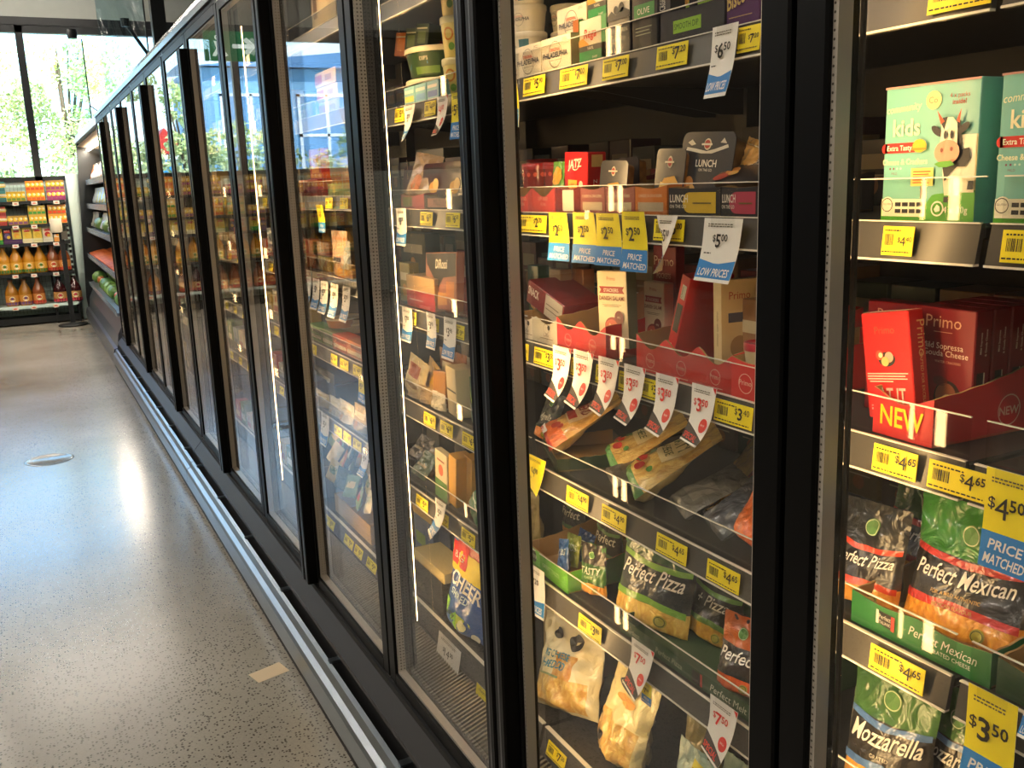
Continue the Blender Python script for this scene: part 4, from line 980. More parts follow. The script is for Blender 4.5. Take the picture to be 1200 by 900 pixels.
# ------------------------------------------------ third shelf
def pred(name, w, n, label, y, dx=.014, h=.062, d=.26, col='#d02c28', back=1.75, sc=.35, txt='Primo'):
    dd = []
    for i in range(n): dd += [('o', (i + .5) / n, .34, .20, '#e9b4a0', {'w': .08}), ('t', txt, (i + .5) / n, .29, .12, '#f0c8b0', {'w': .5 / n}), ('r', (i + .3) / n, .06, (i + .7) / n, .08, '#e9b4a0', {'n': 1})]
    return stand(tray(name, w, h, d, col, dd, [], back=back, scallop=sc, n=n), y, 2, label, 'tray', 'shelf trays', dx=dx)
y, w, z, h = yat(606, 653, 365, 400, .016)
dd = []
for u in (.25, .75): dd += [('o', u, .6, .2, '#4a2018', {'w': .08}), ('d', u + .06, .66, .10, '#2b2420', {'l': 2}), ('t', 'CLASSIC', u, .3, .09, '#4a2018', {'w': .3}), ('r', u - .15, .2, u + .15, .22, '#6b4a3a', {'n': 1})]
stand(tray('display_tray', w, .052, .26, '#e6dcc4', dd, [], back=1.5, scallop=.22, n=2), y, 2, 'cream shelf tray with two scallops at the left of the third shelf', 'tray', 'shelf trays', dx=.016)
y, w, z, h = yat(654, 711, 370, 420, .016); pred('display_tray', w, 2, 'bright red shelf tray with two scallops left of the middle', y)
y, w, z, h = yat(747, 862, 380, 460, .016); pred('display_tray', w, 3, 'wide bright red shelf tray with three scallops', y)
y, w, z, h = yat(855, 900, 400, 460, .010); stand(tray('display_tray', w, .06, .26, '#d02c28', [('o', .4, .4, .25, '#e9b4a0', {'w': .08}), ('t', 'Primo', .4, .36, .13, '#f0c8b0', {'w': .4})], [], back=1.3, scallop=.1, n=1), y - .004, 2, 'red shelf tray at the right end of the third shelf', 'tray', 'shelf trays', dx=.010)
y, w, z, h = yat(604, 675, 325, 370, .05)
o = carton('cracker_box', .155, .05, .10, '#7c1a1c', [('r', .52, .05, .98, .95, '#bdb5a4', {'n': 1}), ('r', .56, .35, .94, .40, '#7b7364', {'n': 1, 'l': 2}), ('r', .56, .55, .90, .60, '#7b7364', {'n': 1, 'l': 2}), ('t', 'SNACK', .2, .45, .35, '#f0e2d0', {'w': .3, 'bold': .04})]); stand(o, y + .015, 2, 'maroon box with a grey panel lying tilted over the cream tray', 'box', 'maroon snack boxes', dx=.055, dz=.048, rot=(0, .28, FACE))
stk = [('t', 'Primo', .5, .88, .05, '#a3241f', {'w': .5}), ('p', [(.08, .71), (.92, .71), (.86, .755), (.92, .80), (.08, .80), (.14, .755)], '#9c2a24'), ('t', 'STACKERS', .5, .73, .045, '#f0e4cc', {'w': .64, 'l': 3}), ('t', 'DANISH SALAMI', .5, .62, .055, '#7a2a22', {'w': .84, 'bold': .02}), ('r', .18, .555, .8, .562, '#6b5a42', {'n': 1}), ('r', .22, .535, .74, .542, '#6b5a42', {'n': 1}),
       ('d', .5, .28, .16, '#8c2f22', {'ry': .12}), ('d', .47, .27, .13, '#c0553a', {'ry': .10, 'l': 2}), ('d', .42, .30, .02, '#e0a080', {'l': 3}), ('d', .55, .24, .02, '#e0a080', {'l': 3}), ('d', .48, .22, .015, '#e0a080', {'l': 3}), ('d', .74, .40, .09, '#6b1f1c', {'l': 3}), ('t', '100g', .74, .39, .025, '#e8d8c0', {'l': 4}), ('r', .2, .08, .8, .09, '#6b5a42', {'n': 1})]
y, w, z, h = yat(700, 745, 314, 405, .05)
stand(carton('salami_carton', .084, .140, .022, '#e2cfa4', stk, [('r', 0, 0, 1, 1, '#6b7a52', {'n': 1})]), y + .002, 2, 'cream carton with round salami picture, front of the pair', 'carton', 'cream salami cartons', dx=.046, dz=.018, rot=(0, -.04, FACE + .12))
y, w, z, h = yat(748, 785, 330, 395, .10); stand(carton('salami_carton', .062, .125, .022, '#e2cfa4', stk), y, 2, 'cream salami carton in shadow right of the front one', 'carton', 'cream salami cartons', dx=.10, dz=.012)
y, w, z, h = yat(748, 778, 290, 330, .05); stand(carton('cracker_box', .07, .195, .02, '#8f1a1c', [('t', 'Primo', .5, .82, .09, '#e9c0a0', {'w': .84}), ('t', 'POCKETS', .5, .70, .05, '#e9c0a0', {'w': .6})]), yat(735, 775, 290, 330, .09)[0], 2, 'tall dark red box standing behind the 2.50 tickets', 'box', 'maroon snack boxes', dx=.135, dz=.004)
y, w, z, h = yat(780, 800, 300, 400, .05)
stand(carton('cracker_box', .022, .155, .09, '#cf2a26', [('r', .2, .36, .85, .68, '#241c1a', {'n': 1}), ('r', .35, .74, .85, .90, '#cdbfa6', {'n': 1}), ('t', 'Cheese', .6, .82, .03, '#5a2a20', {'rot': PI / 2, 'l': 3}), ('t', 'Ohh', .55, .16, .08, '#f0e2d0', {'rot': PI / 2, 'w': .8})]), yat(775, 800, 300, 400, .05)[0] + .004, 2, 'bright red narrow box leaning to the right in the wide tray', 'box', dx=.045, dz=.018, rot=(0, .33, FACE))
y, w, z, h = yat(840, 860, 330, 420, .05)
stand(carton('cracker_box', .020, .150, .085, '#d8bd8a', [('t', 'made with cheese', .5, .5, .035, '#6b5232', {'rot': -PI / 2})], [('t', 'Primo', .4, .8, .08, '#b0523a', {}), ('r', .15, .56, .6, .66, '#4c4a5a', {'n': 1}), ('d', .4, .3, .12, '#a8824a', {})]), y + .004, 2, 'kraft brown narrow box standing in the wide red tray', 'box', dx=.040, dz=.014, rot=(0, -.03, FACE - .05))
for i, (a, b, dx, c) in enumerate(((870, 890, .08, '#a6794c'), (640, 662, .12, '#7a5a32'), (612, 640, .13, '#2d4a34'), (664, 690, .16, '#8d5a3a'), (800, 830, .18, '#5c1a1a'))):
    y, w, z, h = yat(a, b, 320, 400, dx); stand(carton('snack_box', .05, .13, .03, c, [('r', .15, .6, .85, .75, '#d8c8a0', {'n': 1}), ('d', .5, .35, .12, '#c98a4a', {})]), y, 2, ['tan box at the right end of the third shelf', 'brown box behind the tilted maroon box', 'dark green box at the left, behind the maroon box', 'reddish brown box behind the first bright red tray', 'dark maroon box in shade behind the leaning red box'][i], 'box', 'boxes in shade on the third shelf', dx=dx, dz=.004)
y, w, z, h = yat(866, 890, 415, 440, .03); stand(tub('dip_tub', .022, .035, '#c9b890', '#b01c2c', []), y - .002, 2, 'tiny tub with crimson lid in the rightmost red tray', 'tub', dx=.025, dz=.045)
rail(607, 618, 411, 2, '2', '.70', 'narrow yellow ticket at the left end of the third rail'); rail(625, 650, 418, 2, '3', '.50', 'yellow ticket partly behind the first 3.50 special')
for a, b, q in ((668, 690, 425), (697, 720, 432), (724, 746, 440), (750, 775, 448), (766, 790, 455)): rail(a, b, q, 2, '3', '.40', 'small yellow ticket peeping out between the 3.50 specials')
rail(836, 880, 484, 2, '3', '.40', 'wide yellow ticket right of the last 3.50 special')
for i, (a, b, t_, bt) in enumerate(((648, 671, 407, 466), (672, 697, 412, 474), (701, 727, 420, 482), (731, 758, 429, 493), (768, 797, 440, 506), (810, 841, 452, 518))):
    hang('special', a, b, t_, bt, '3', '50', 'white 3.50 special ticket with red price, %s of six' % ['first', 'second', 'third', 'fourth', 'fifth', 'last'][i], bend=.75, twist=.25, skew=.16, start=.4, hk=1.08)
rail(1, 2, 3, 2, '3', '.40', y=9.2, w=.06) if False else None

# ------------------------------------------------ fourth shelf: bags lying down
def bag(name, w, h, t, base, zones, deco, seed, **kw): return pouch(name, w, h, t, base, deco, seed, zones=zones, **kw)


tasty = [('r', .16, .40, .84, .74, '#e9d9a0', {'l': 1.5}), ('t', 'TASTY', .5, .58, .12, '#4d5a2c', {'w': .6, 'bold': .04, 'l': 4}), ('t', 'CHEESE', .5, .46, .08, '#4d5a2c', {'w': .5, 'l': 4}), ('r', .22, .33, .5, .40, '#3c6a3a', {'l': 3}),
         ('d', .30, .22, .055, '#b3281f', {'l': 4}), ('d', .5, .25, .06, '#c0301f', {'l': 4}), ('d', .66, .20, .055, '#a8241c', {'l': 4}), ('p', [(.36, .25), (.5, .19), (.62, .24), (.5, .22)], '#4d7a32', {'l': 5}), ('d', .82, .27, .035, '#4d8a32', {'l': 4})]
blend = [('r', .16, .36, .84, .80, '#ead0a0', {'l': 1.5}), ('t', '3 CHEESE', .5, .66, .09, '#8c3a22', {'w': .56, 'l': 4}), ('t', 'BLEND', .5, .53, .12, '#8c2a1a', {'w': .6, 'bold': .04, 'l': 4}), ('r', .25, .38, .75, .48, '#c03a26', {'l': 3}), ('d', .7, .22, .06, '#a8301c', {'l': 4}), ('d', .8, .26, .04, '#b04028', {'l': 4})]


def lie(o, px0, px1, py0, py1, dx, label, rot, dz, group='cheese bags lying on the fourth shelf', s=3, cat='cheese bag'):
    y = yat(px0, px1, py0, py1, dx)[0]; return stand(o, y, s, label, cat, group, dx=dx, dz=dz, rot=rot)


o = bag('cheese_bag', .13, .17, .06, '#e2c070', [(0, 0, 1, .24, '#e9792a', 'shred'), (0, .24, 1, .9, '#e2b65a', 'shred'), (0, 0, 1, .08, '#c9402a', 'film')], blend + [('r', .3, .02, .7, .10, '#e8ddd0', {'l': 4}), ('t', 'CHEESE', .5, .035, .04, '#c0301f', {'l': 5})], 11)
o.scale = (1.15, 1, 1.1); lie(o, 600, 690, 500, 560, .07, 'orange ended cheese blend bag lying at the left of the fourth shelf', (-1.0, 0, FACE - .45), .008)
o = bag('cheese_bag', .12, .16, .055, '#dcc478', [(0, 0, 1, .10, '#4c8a3a', 'film'), (0, .10, 1, .9, '#dcc06a', 'shred')], tasty, 12)
o.scale = (1.15, 1, 1.1); lie(o, 675, 760, 490, 560, .10, 'green ended tasty cheese bag lying behind the tomato one', (-1.0, 0, FACE - .50), .010)
o = bag('cheese_bag', .125, .165, .065, '#dcc478', [(0, 0, 1, .09, '#4c8a3a', 'film'), (0, .09, 1, .9, '#e2c262', 'shred')], tasty, 13)
o.scale = (1.2, 1, 1.15); lie(o, 700, 780, 520, 588, .045, 'tasty cheese bag with tomatoes printed on it, in front', (-.95, .0, FACE - .55), .010)
o = bag('cheese_bag', .12, .12, .04, '#d9b866', [(0, 0, 1, .7, '#e0a83c', 'shred')], [], 14)
lie(o, 790, 850, 560, 590, .10, 'plain yellow cheese bag half under the tomato bag', (-1.35, 0, FACE - .3), .012)
o = bag('cheese_bag', .10, .10, .05, '#e8791c', [(0, 0, 1, .85, '#f0741c', 'shred')], [('r', .2, .85, .8, .95, '#7a9a4a')], 15)
lie(o, 856, 905, 585, 640, .06, 'bright orange grated cheese bag at the right end of the fourth shelf', (-.5, .2, FACE), .006)
for i, (a, b, t_, q, dx, c, rt) in enumerate(((828, 880, 500, 560, .12, '#3c6a60', -.9), (760, 830, 600, 640, .06, '#6f6b60', -1.1), (810, 860, 610, 660, .05, '#4b4f55', -.9), (850, 885, 540, 570, .16, '#7a3f36', -.7), (840, 880, 500, 520, .22, '#b49a58', -.6), (690, 740, 570, 610, .05, '#5a5248', -1.3))):
    o = bag('cheese_bag', .11, .13, .035, c, [(.2, .2, .8, .6, ['#365a52', '#8c877a', '#5c6068', '#8f4a3a', '#caa85c', '#6b5f4e'][i], 'film')], [('d', .5, .5, .12, '#7a2f2a', {'l': 3})] if i in (0, 3) else [], 40 + i)
    lie(o, a, b, t_, q, dx, ['teal bag behind the right end of the tomato bag', 'cloudy grey bag low at the shelf front', 'blue grey bag near the right end of the fourth shelf', 'reddish bag in shade at the right', 'straw coloured bag far right at the back', 'brown bag flat between the blend bag and the tomato bag'][i], (rt, 0, FACE - .4), .010)
o = cheese_pouch(.10, .11, .035, [('Vegelle', .13, '#cfc8b0')], '#2c2f2c', '#33402e', mid='#2a2c2a', seed=17, food='#f08a28')
lie(o, 610, 665, 468, 505, .09, 'black pouch with script lettering and orange food at the left end', (-.35, 0, FACE - .1), .012, 'grated cheese pouches')
y, w, z, h = yat(612, 655, 500, 530, .02); stand(tray('display_tray', w * 1.1, .026, .16, '#1b351d', [('r', .1, .3, .8, .4, '#8a9a7a', {'n': 1})], back=1.3, scallop=.05, n=1), y, 3, 'dark green low tray under the script lettered pouch', 'tray', 'shelf trays', dx=.03, rz=-.35)
hang('yellow', 617, 641, 536, 576, '4', '90', 'yellow 4.90 ticket twisted at the left end of the fourth rail', bend=.2, twist=.3, skew=.15)
for a, b, q, c in ((663, 688, 580, '.90'), (704, 732, 602, '.90'), (768, 803, 638, '.65'), (827, 865, 671, '.65')): rail(a, b, q, 3, '4', c, 'yellow %s ticket %s on the fourth rail' % ('4' + c, {663: 'first', 704: 'second', 768: 'third', 827: 'last'}[a]))

# ------------------------------------------------ fifth shelf
y, w, z, h = yat(616, 665, 640, 680, .016)
stand(tray('display_tray', w * 1.05, .046, .26, '#6db83a', [('d', .2, .62, .26, '#2c3a24', {'ry': .3}), ('t', 'CHEER', .2, .55, .18, '#e8ecd8', {'w': .22, 'l': 3}), ('t', 'GREAT TASTE', .62, .42, .2, '#e4f0c8', {'w': .4})], [], back=2.0, scallop=.03, n=1), y, 4, 'bright green shelf tray of blue packs at the left of the fifth shelf', 'tray', 'shelf trays', dx=.016, rz=-.05)
for i in range(3): stand(pouch('cheese_stick_pack', .045, .07, .02, ['#2f5f9c', '#8a9a3a', '#2a4a86'][i], [('t', 'KIDS', .5, .5, .2, '#e8ecd8', {'w': .7})], seed=50 + i), y - .018 + .02 * i, 4, ['blue pack nearest the corner of the green tray', 'olive pack in the middle of the green tray', 'dark blue pack at the left of the green tray'][i], 'pack', 'small packs in the green tray', dx=.05 + .03 * i, dz=.012, rot=(-.2, .3 * (i - 1), FACE + .2 * i))
y, w, z, h = yat(601, 640, 580, 630, .09); stand(pouch('pasta_bag', .085, .12, .05, '#b9a46a', [], seed=55, zones=[(.1, .2, .9, .8, '#b8a468', 'crisp')]), y + .006, 4, 'straw coloured bag standing at the left end behind the green tray', 'bag', dx=.10)
o = cheese_pouch(.075, .105, .03, [('TASTY', .13, '#e9e6d2'), ('CHEESE', .05, '#c9d4a8')], '#39332e', '#3f6a3a', mid='#4a7a42', seed=56, script=False)
y, w, z, h = yat(676, 714, 628, 680, .05); stand(o, y + .004, 4, 'green and grey pouch reading TASTY', 'pouch', 'grated cheese pouches', dx=.055, dz=.004, rot=(-.1, -.1, FACE + .2))
o = cheese_pouch(.135, .185, .06, [('Perfect Pizza', .135, '#fbf5e8')], '#2e5436', '#7fb23c', mid='#2d3338', seed=57, lean=.12, food='#eec85a')
y, w, z, h = yat(712, 812, 610, 745, .06); o.scale = (1.35, 1, 1.12); stand(o, y + .012, 4, 'big dark green pizza cheese pouch in the middle of the fifth shelf', 'pouch', 'grated cheese pouches', dx=.075, dz=.004, rot=(-.06, .06, FACE + .22))
o = cheese_pouch(.12, .16, .05, [('+ Pizza', .12, '#d8cfb8')], '#2f3420', '#6f9a3a', mid='#2e2a18', seed=58, lean=.1, food='#d8a83a')
y, w, z, h = yat(798, 860, 640, 740, .12); stand(o, y, 4, 'dark pouch ending in Pizza behind the middle pouch', 'pouch', 'grated cheese pouches', dx=.13, dz=.004, rot=(-.06, .1, FACE + .15))
o = cheese_pouch(.095, .125, .055, [('Perfect', .15, '#fbf5e8')], '#c9641f', '#2e2b29', mid='#33271f', seed=59, food='#f0661c')
y, w, z, h = yat(828, 895, 700, 800, .045); stand(o, y - .006, 4, 'pouch of orange grated cheese at the right end of the fifth shelf', 'pouch', 'grated cheese pouches', dx=.055, dz=.010, rot=(-.15, 0, FACE + .2))
for i, (a, b, dx) in enumerate(((700, 730, .16), (660, 690, .18))):
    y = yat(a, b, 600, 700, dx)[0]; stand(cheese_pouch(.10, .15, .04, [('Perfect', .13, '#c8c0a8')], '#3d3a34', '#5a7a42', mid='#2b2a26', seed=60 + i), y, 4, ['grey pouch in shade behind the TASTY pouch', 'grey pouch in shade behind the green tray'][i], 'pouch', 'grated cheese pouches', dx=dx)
y, w, z, h = yat(728, 880, 705, 830, .014)
stand(tray('display_tray', w * 1.02, .030, .24, '#2c4f2e', [('t', 'Perfect', .12, .35, .35, '#c9c8a8', {'shear': .25}), ('t', 'Perfect Pizza', .42, .35, .35, '#c9c8a8', {'shear': .25}), ('r', .60, .15, .66, .9, '#1f1e1c', {'n': 1, 'l': 2}), ('r', .66, .15, .675, .9, '#c93a2c', {'n': 1, 'l': 2}), ('t', 'Perfect Melt', .85, .35, .42, '#e8e6cc', {'shear': .25})], back=2.2, scallop=.02, n=1, inner=M('#35502f', .7)), y, 4, 'long dark green shelf tray under the pizza cheese pouches', 'tray', 'shelf trays', dx=.014)
hang('low', 616, 639, 664, 720, '7', '20', 'white 7.20 ticket with blue foot at the left end of the fifth rail', bend=.15, twist=-.1, skew=.05)
rail(677, 703, 728, 4, '3', '.80', 'yellow 3.80 ticket on the fifth rail')
hang('special', 740, 768, 756, 816, '7', '50', 'red priced 7.50 special ticket above the white cheese bags', bend=.5, twist=.3, skew=.22, start=.3)
hang('special', 831, 866, 824, 893, '7', '50', 'red priced 7.50 special ticket at the bottom right of the main door', bend=.5, twist=.3, skew=.15, start=.3)
hang('match', 752, 764, 800, 822, '7', '50', 'blue foot of a price matched ticket peeping out behind a special', bend=.1, hk=1.1)
# ------------------------------------------------ bottom deck
y, w, z, h = yat(618, 668, 716, 800, .12)
stand(carton('cheese_shipper', .15, .17, .18, '#a89468', [('d', .55, .80, .09, '#33302a', {'ry': .07}), ('t', 'CHEER', .55, .78, .06, '#d8cfb0', {'l': 3, 'bold': .03}), ('t', 'Tasty', .6, .58, .12, '#56603a', {'shear': .25, 'bold': .03}), ('r', .2, .30, .92, .44, '#9c8a5e', {'n': 1})] + [('r', .2 + .06 * k, .22, .225 + .06 * k, .46, '#5a5038', {'n': 1, 'l': 2}) for k in range(12)] + [('r', 0, 0, 1, .15, '#55603a', {'n': 1})], coat=0), y + .02, 5, 'brown cardboard carton of tasty cheese on the fridge deck', 'carton', dx=.16)
o = bag('cheese_bag', .155, .185, .085, '#e8dcb0', [(.1, .05, .9, .35, '#e2bf62', 'shred'), (.35, .35, .7, .6, '#dfa94a', 'shred')], [('d', .62, .74, .09, '#2f2e2c', {'l': 3}), ('t', 'SHREDDED', .36, .44, .08, '#3a86a0', {'w': .46, 'l': 4, 'bold': .04}), ('t', 'BIG CHEESE', .36, .55, .07, '#3a86a0', {'w': .46, 'l': 4, 'bold': .04}), ('r', .14, .36, .5, .38, '#8a9a6a', {'l': 3}), ('d', .30, .80, .06, '#2f2e2c', {'l': 3})], 21, crease=.012, top=.05, bottom=.1)
y, w, z, h = yat(624, 690, 760, 840, .05); o.scale = (1.3, 1.1, 1.15); stand(o, y + .015, 5, 'big white bag of shredded cheese slumped on the deck, left one', 'cheese bag', 'white shredded cheese bags', dx=.075, rot=(-.35, -.15, FACE + .25), dz=.012)
o = bag('cheese_bag', .125, .20, .07, '#e2d49a', [(.1, .05, .9, .42, '#d8b860', 'shred')], [('d', .5, .76, .13, '#2f2e2c', {'l': 3, 'ry': .06}), ('t', 'CHEER', .5, .745, .05, '#e8dcb0', {'l': 5}), ('d', .52, .63, .12, '#d89c40', {'ry': .05, 'l': 3}), ('d', .3, .20, .06, '#2f2e2c', {'l': 3})], 22, crease=.011, top=.04, bottom=.08)
y, w, z, h = yat(682, 742, 740, 870, .05); o.scale = (1.3, 1.1, 1.12); stand(o, y + .01, 5, 'big white bag of shredded cheese standing taller, right one', 'cheese bag', 'white shredded cheese bags', dx=.080, rot=(-.22, .12, FACE - .05), dz=.010)
o = bag('cheese_bag', .14, .17, .06, '#a9bfae', [], [('r', .40, .72, .92, .90, '#e0cf2c', {'l': 2}), ('t', '800g FAMILY PACK', .66, .78, .055, '#3a3a24', {'w': .46, 'l': 5}), ('p', [(.40, .72), (.92, .72), (.80, .40), (.50, .46)], '#3f6f38', {'l': 3}), ('t', 'TASTY', .62, .56, .09, '#e8ecc8', {'shear': .2, 'w': .3, 'l': 6, 'bold': .04}), ('d', .42, .32, .12, '#e6dc8a', {'l': 4, 'ry': .08}), ('d', .6, .30, .09, '#3c3c3a', {'l': 4})], 23, crease=.007)
y, w, z, h = yat(757, 850, 818, 930, .05); stand(o, y, 5, 'pale green family pack bag of tasty cheese on the deck', 'cheese bag', dx=.060, rot=(-.18, 0, FACE - .1), dz=.004)
for i, (a, b, dx, c) in enumerate(((722, 760, .13, '#a89a6a'), (800, 840, .15, '#7c7448'), (850, 885, .10, '#8fa38a'))):
    y = yat(a, b, 790, 880, dx)[0]; stand(bag('cheese_bag', .12, .19, .05, c, [(.1, .1, .9, .5, '#b79a50', 'shred')], [], 70 + i, crease=.008), y, 5, ['dim straw coloured bag between the white bags and the family pack', 'olive bag behind the family pack bag', 'pale green bag right of the family pack bag'][i], 'cheese bag', 'cheese bags at the back of the deck', dx=dx, rot=(-.1, 0, FACE), dz=.002)
rail(636, 656, 880, 5, '7', '.50', 'small ticket on the deck front below the white cheese bags')

# ================================================================== SECOND DOOR (between the two thick posts)
y, w, z, h = yat(512, 547, 20, 110, .03)
cr = [('t', 'SOUR', .30, .62, .12, '#4a5a78', {'w': .22}), ('t', 'CREAM', .30, .46, .12, '#4a5a78', {'w': .22}), ('o', .72, .68, .2, '#e08a2a', {'w': .3}), ('d', .78, .30, .12, '#7aa83a', {})]
for i in range(3): stand(tub('yogurt_tub', .052, .092, '#f0d878', '#f3e3a0', cr, lidh=.016), y + .050, 0, 'pale yellow tub, %s of the stack of three' % ['bottom', 'middle', 'top'][i], 'tub', 'stacked yellow tubs', dx=.03, dz=.0925 * i, rz=-.1)
dk = [('r', .05, .05, .95, .92, '#2f4a24'), ('p', [(.1, .30), (.5, .55), (.8, .62), (.8, .50), (.45, .35), (.12, .15)], '#3a86b8', {'l': 2}), ('r', .08, .45, .22, .80, '#a3242c', {'l': 3}), ('t', 'DIPS', .75, .66, .16, '#e8dcc0', {'w': .18, 'l': 3}), ('r', .6, .1, .95, .4, '#6b8a3a', {'l': 2})]
y, w, z, h = yat(465, 515, 66, 102, .03); stand(tub('dip_tub', .105, .075, '#2f4a24', '#efe0b8', dk, lidh=.014), y + .055, 0, 'wide dark green dip tub with a cream rim', 'tub', 'wide green dip tubs', dx=.03, dz=.070)
stand(tub('dip_tub', .105, .068, '#3d6a3a', '#efe0b8', [('r', .05, .05, .5, .92, '#5a8a4a'), ('r', .5, .05, .95, .92, '#6fa8b8')], lidh=.012), y + .055, 0, 'wide dip tub carrying the dark green one', 'tub', 'wide green dip tubs', dx=.03)
y, w, z, h = yat(475, 516, 97, 122, .02)
for i in range(3): stand(carton('dip_pack', w / 3 * .96, .046, .04, '#8fc4c8', [('r', .1, .2, .9, .5, ['#d8c860', '#7aa8d0', '#5a7ab8'][i]), ('r', .1, .65, .9, .8, '#e8e4d0')]), y + w / 3 * (1 - i) - .02, 0, ['leftmost', 'middle', 'rightmost'][i] + ' small pale blue pack in front of the wide tub', 'pack', 'small pale blue packs', dx=.008)
for i, (a, b) in enumerate(((477, 488), (488, 502), (502, 514))):
    y, w, z, h = yat(a, b, 42, 66, .10); stand(carton('dip_pack', .052, .06, .04, ['#c9702c', '#33412c', '#33412c'][i], [('r', .2, .2, .8, .7, ['#e08a3a', '#6b7a4a', '#5a6a42'][i]), ('r', .1, .78, .9, .84, '#cfc8a8')]), y, 0, ['orange sided pack on the wide tub', 'dark green pack in the middle on the wide tub', 'dark green pack on the wide tub next to the yellow tubs'][i], 'pack', 'packs on the wide tub', dx=.065, dz=.1455, rot=(-.1, .1, FACE + .3))
for i, (a, b, t_) in enumerate(((488, 530, 0), (455, 485, 20))):
    y, w, z, h = yat(a, b, 0, 60, .18); stand(carton('shelf_carton', .18, .215, .10, '#7c1d20', [('r', .1, .5, .9, .8, '#93292a', {'n': 1})]), y + .05 * i, 0, ['maroon carton at the back of the top shelf behind the yellow tubs', 'second maroon carton at the back, left of the tub stack'][i], 'carton', 'maroon cartons at the back', dx=.27)
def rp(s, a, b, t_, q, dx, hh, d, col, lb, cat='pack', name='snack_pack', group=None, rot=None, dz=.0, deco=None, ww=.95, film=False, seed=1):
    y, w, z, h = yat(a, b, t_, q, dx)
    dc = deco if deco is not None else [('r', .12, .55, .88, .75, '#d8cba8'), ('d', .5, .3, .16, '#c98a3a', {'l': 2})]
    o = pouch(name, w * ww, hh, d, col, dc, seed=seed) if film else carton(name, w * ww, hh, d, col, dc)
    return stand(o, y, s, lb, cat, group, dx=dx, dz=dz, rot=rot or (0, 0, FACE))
# second shelf: cracker and cheese packs in a dark tray
for i, (a, b) in enumerate(((474, 500), (496, 520), (518, 546))):
    y, w, z, h = yat(a, b, 190, 232, .05); stand(blister('snack_pack', w * .9, .105, .03, '#3a1c22', [('d', .5, .42, .22, '#d09a3a', {'ry': .15}), ('d', .6, .5, .14, '#e8c070', {'l': 2}), ('t', 'MILD', .5, .12, .1, '#e0d0b0', {'w': .6}), ('r', .1, .75, .9, .9, '#241a1c', {'n': 1})], ('#b9823a',)), y, 1, ['left', 'middle', 'right'][i] + ' maroon snack pack with golden crackers, second door', 'snack pack', 'maroon cracker snack packs', dx=.045, dz=.01, rot=(-.12, .05 * (i - 1), FACE + .1))
y, w, z, h = yat(497, 546, 228, 246, .014); stand(tray('display_tray', w, .036, .2, '#2a2d33', [('r', .1, .2, .6, .8, '#b98a7a', {'n': 1}), ('t', 'MILD', .35, .35, .4, '#3a2a2c', {'l': 3, 'w': .3})], back=1.8, scallop=.15, n=1), y, 1, 'dark tray with the word MILD on a pink panel', 'tray', 'shelf trays', dx=.014)
y, w, z, h = yat(470, 497, 228, 246, .014); stand(tray('display_tray', w, .040, .2, '#a8565a', [('r', .1, .2, .5, .8, '#6b7a4a', {'n': 1})], back=1.8, scallop=.15, n=1), y, 1, 'dusty pink tray left of the MILD tray', 'tray', 'shelf trays', dx=.014)
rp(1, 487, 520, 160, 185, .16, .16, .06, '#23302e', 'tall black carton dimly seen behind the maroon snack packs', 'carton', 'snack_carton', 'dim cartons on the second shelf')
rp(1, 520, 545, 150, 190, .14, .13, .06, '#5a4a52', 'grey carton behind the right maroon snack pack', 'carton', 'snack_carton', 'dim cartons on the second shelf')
rp(1, 478, 500, 175, 232, .035, .115, .02, '#8a7458', 'crinkled clear film pack with brown nuts leaning on the left maroon pack', 'pack', 'film_pack', None, film=True, seed=79, deco=[('d', .4, .3, .2, '#a8642c', {'l': 3})], rot=(-.3, .15, FACE + .2), dz=.03)
# third shelf
dr = [('p', [(.02, .98), (.98, .98), (.98, .60), (.60, .56), (.45, .38), (.05, .80)], '#33302c'), ('t', 'DiRossi', .55, .72, .16, '#efe6cf', {'shear': .1, 'w': .7, 'l': 3, 'bold': .04}), ('p', [(.3, .3), (.7, .3), (.75, .1), (.35, .06)], '#e0a050', {'l': 2}), ('r', .7, .2, .95, .5, '#e08a4a', {'l': 2})]
rp(2, 490, 540, 285, 360, .03, .145, .02, '#b9745a', 'cured meat pack with a pointed dark banner and white script', 'meat pack', 'meat_pack', 'cured meat packs', deco=dr, dz=.003, rot=(-.08, -.06, FACE - .1))
rp(2, 520, 552, 320, 375, .045, .10, .02, '#8f3f3a', 'red cured meat pack right of the banner pack', 'meat pack', 'meat_pack', 'cured meat packs', deco=[('t', 'DiRossi', .5, .12, .13, '#efe6cf', {'w': .8}), ('d', .5, .55, .2, '#c47a5a', {})], film=True, seed=80)
rp(2, 476, 510, 318, 360, .025, .085, .06, '#c7a06a', 'open kraft and red carton at the left of the third shelf', 'carton', 'shelf_carton', None, deco=[('r', 0, 0, 1, .55, '#c9302c', {'n': 1}), ('r', .1, .22, .6, .26, '#e0b0a0', {'n': 1, 'l': 2})])
rp(2, 468, 480, 300, 345, .05, .11, .03, '#8a7a3a', 'olive pack at the left end beside the lamp line', 'pack', 'snack_pack', None)
rp(2, 470, 500, 290, 320, .20, .14, .05, '#4a4430', 'dim jar carton at the back left of the third shelf, second door', 'carton', 'snack_carton', 'dim cartons on the third shelf'); rp(2, 535, 555, 285, 320, .12, .15, .05, '#7a2238', 'crimson carton behind the cured meat packs', 'carton', 'snack_carton', 'dim cartons on the third shelf')
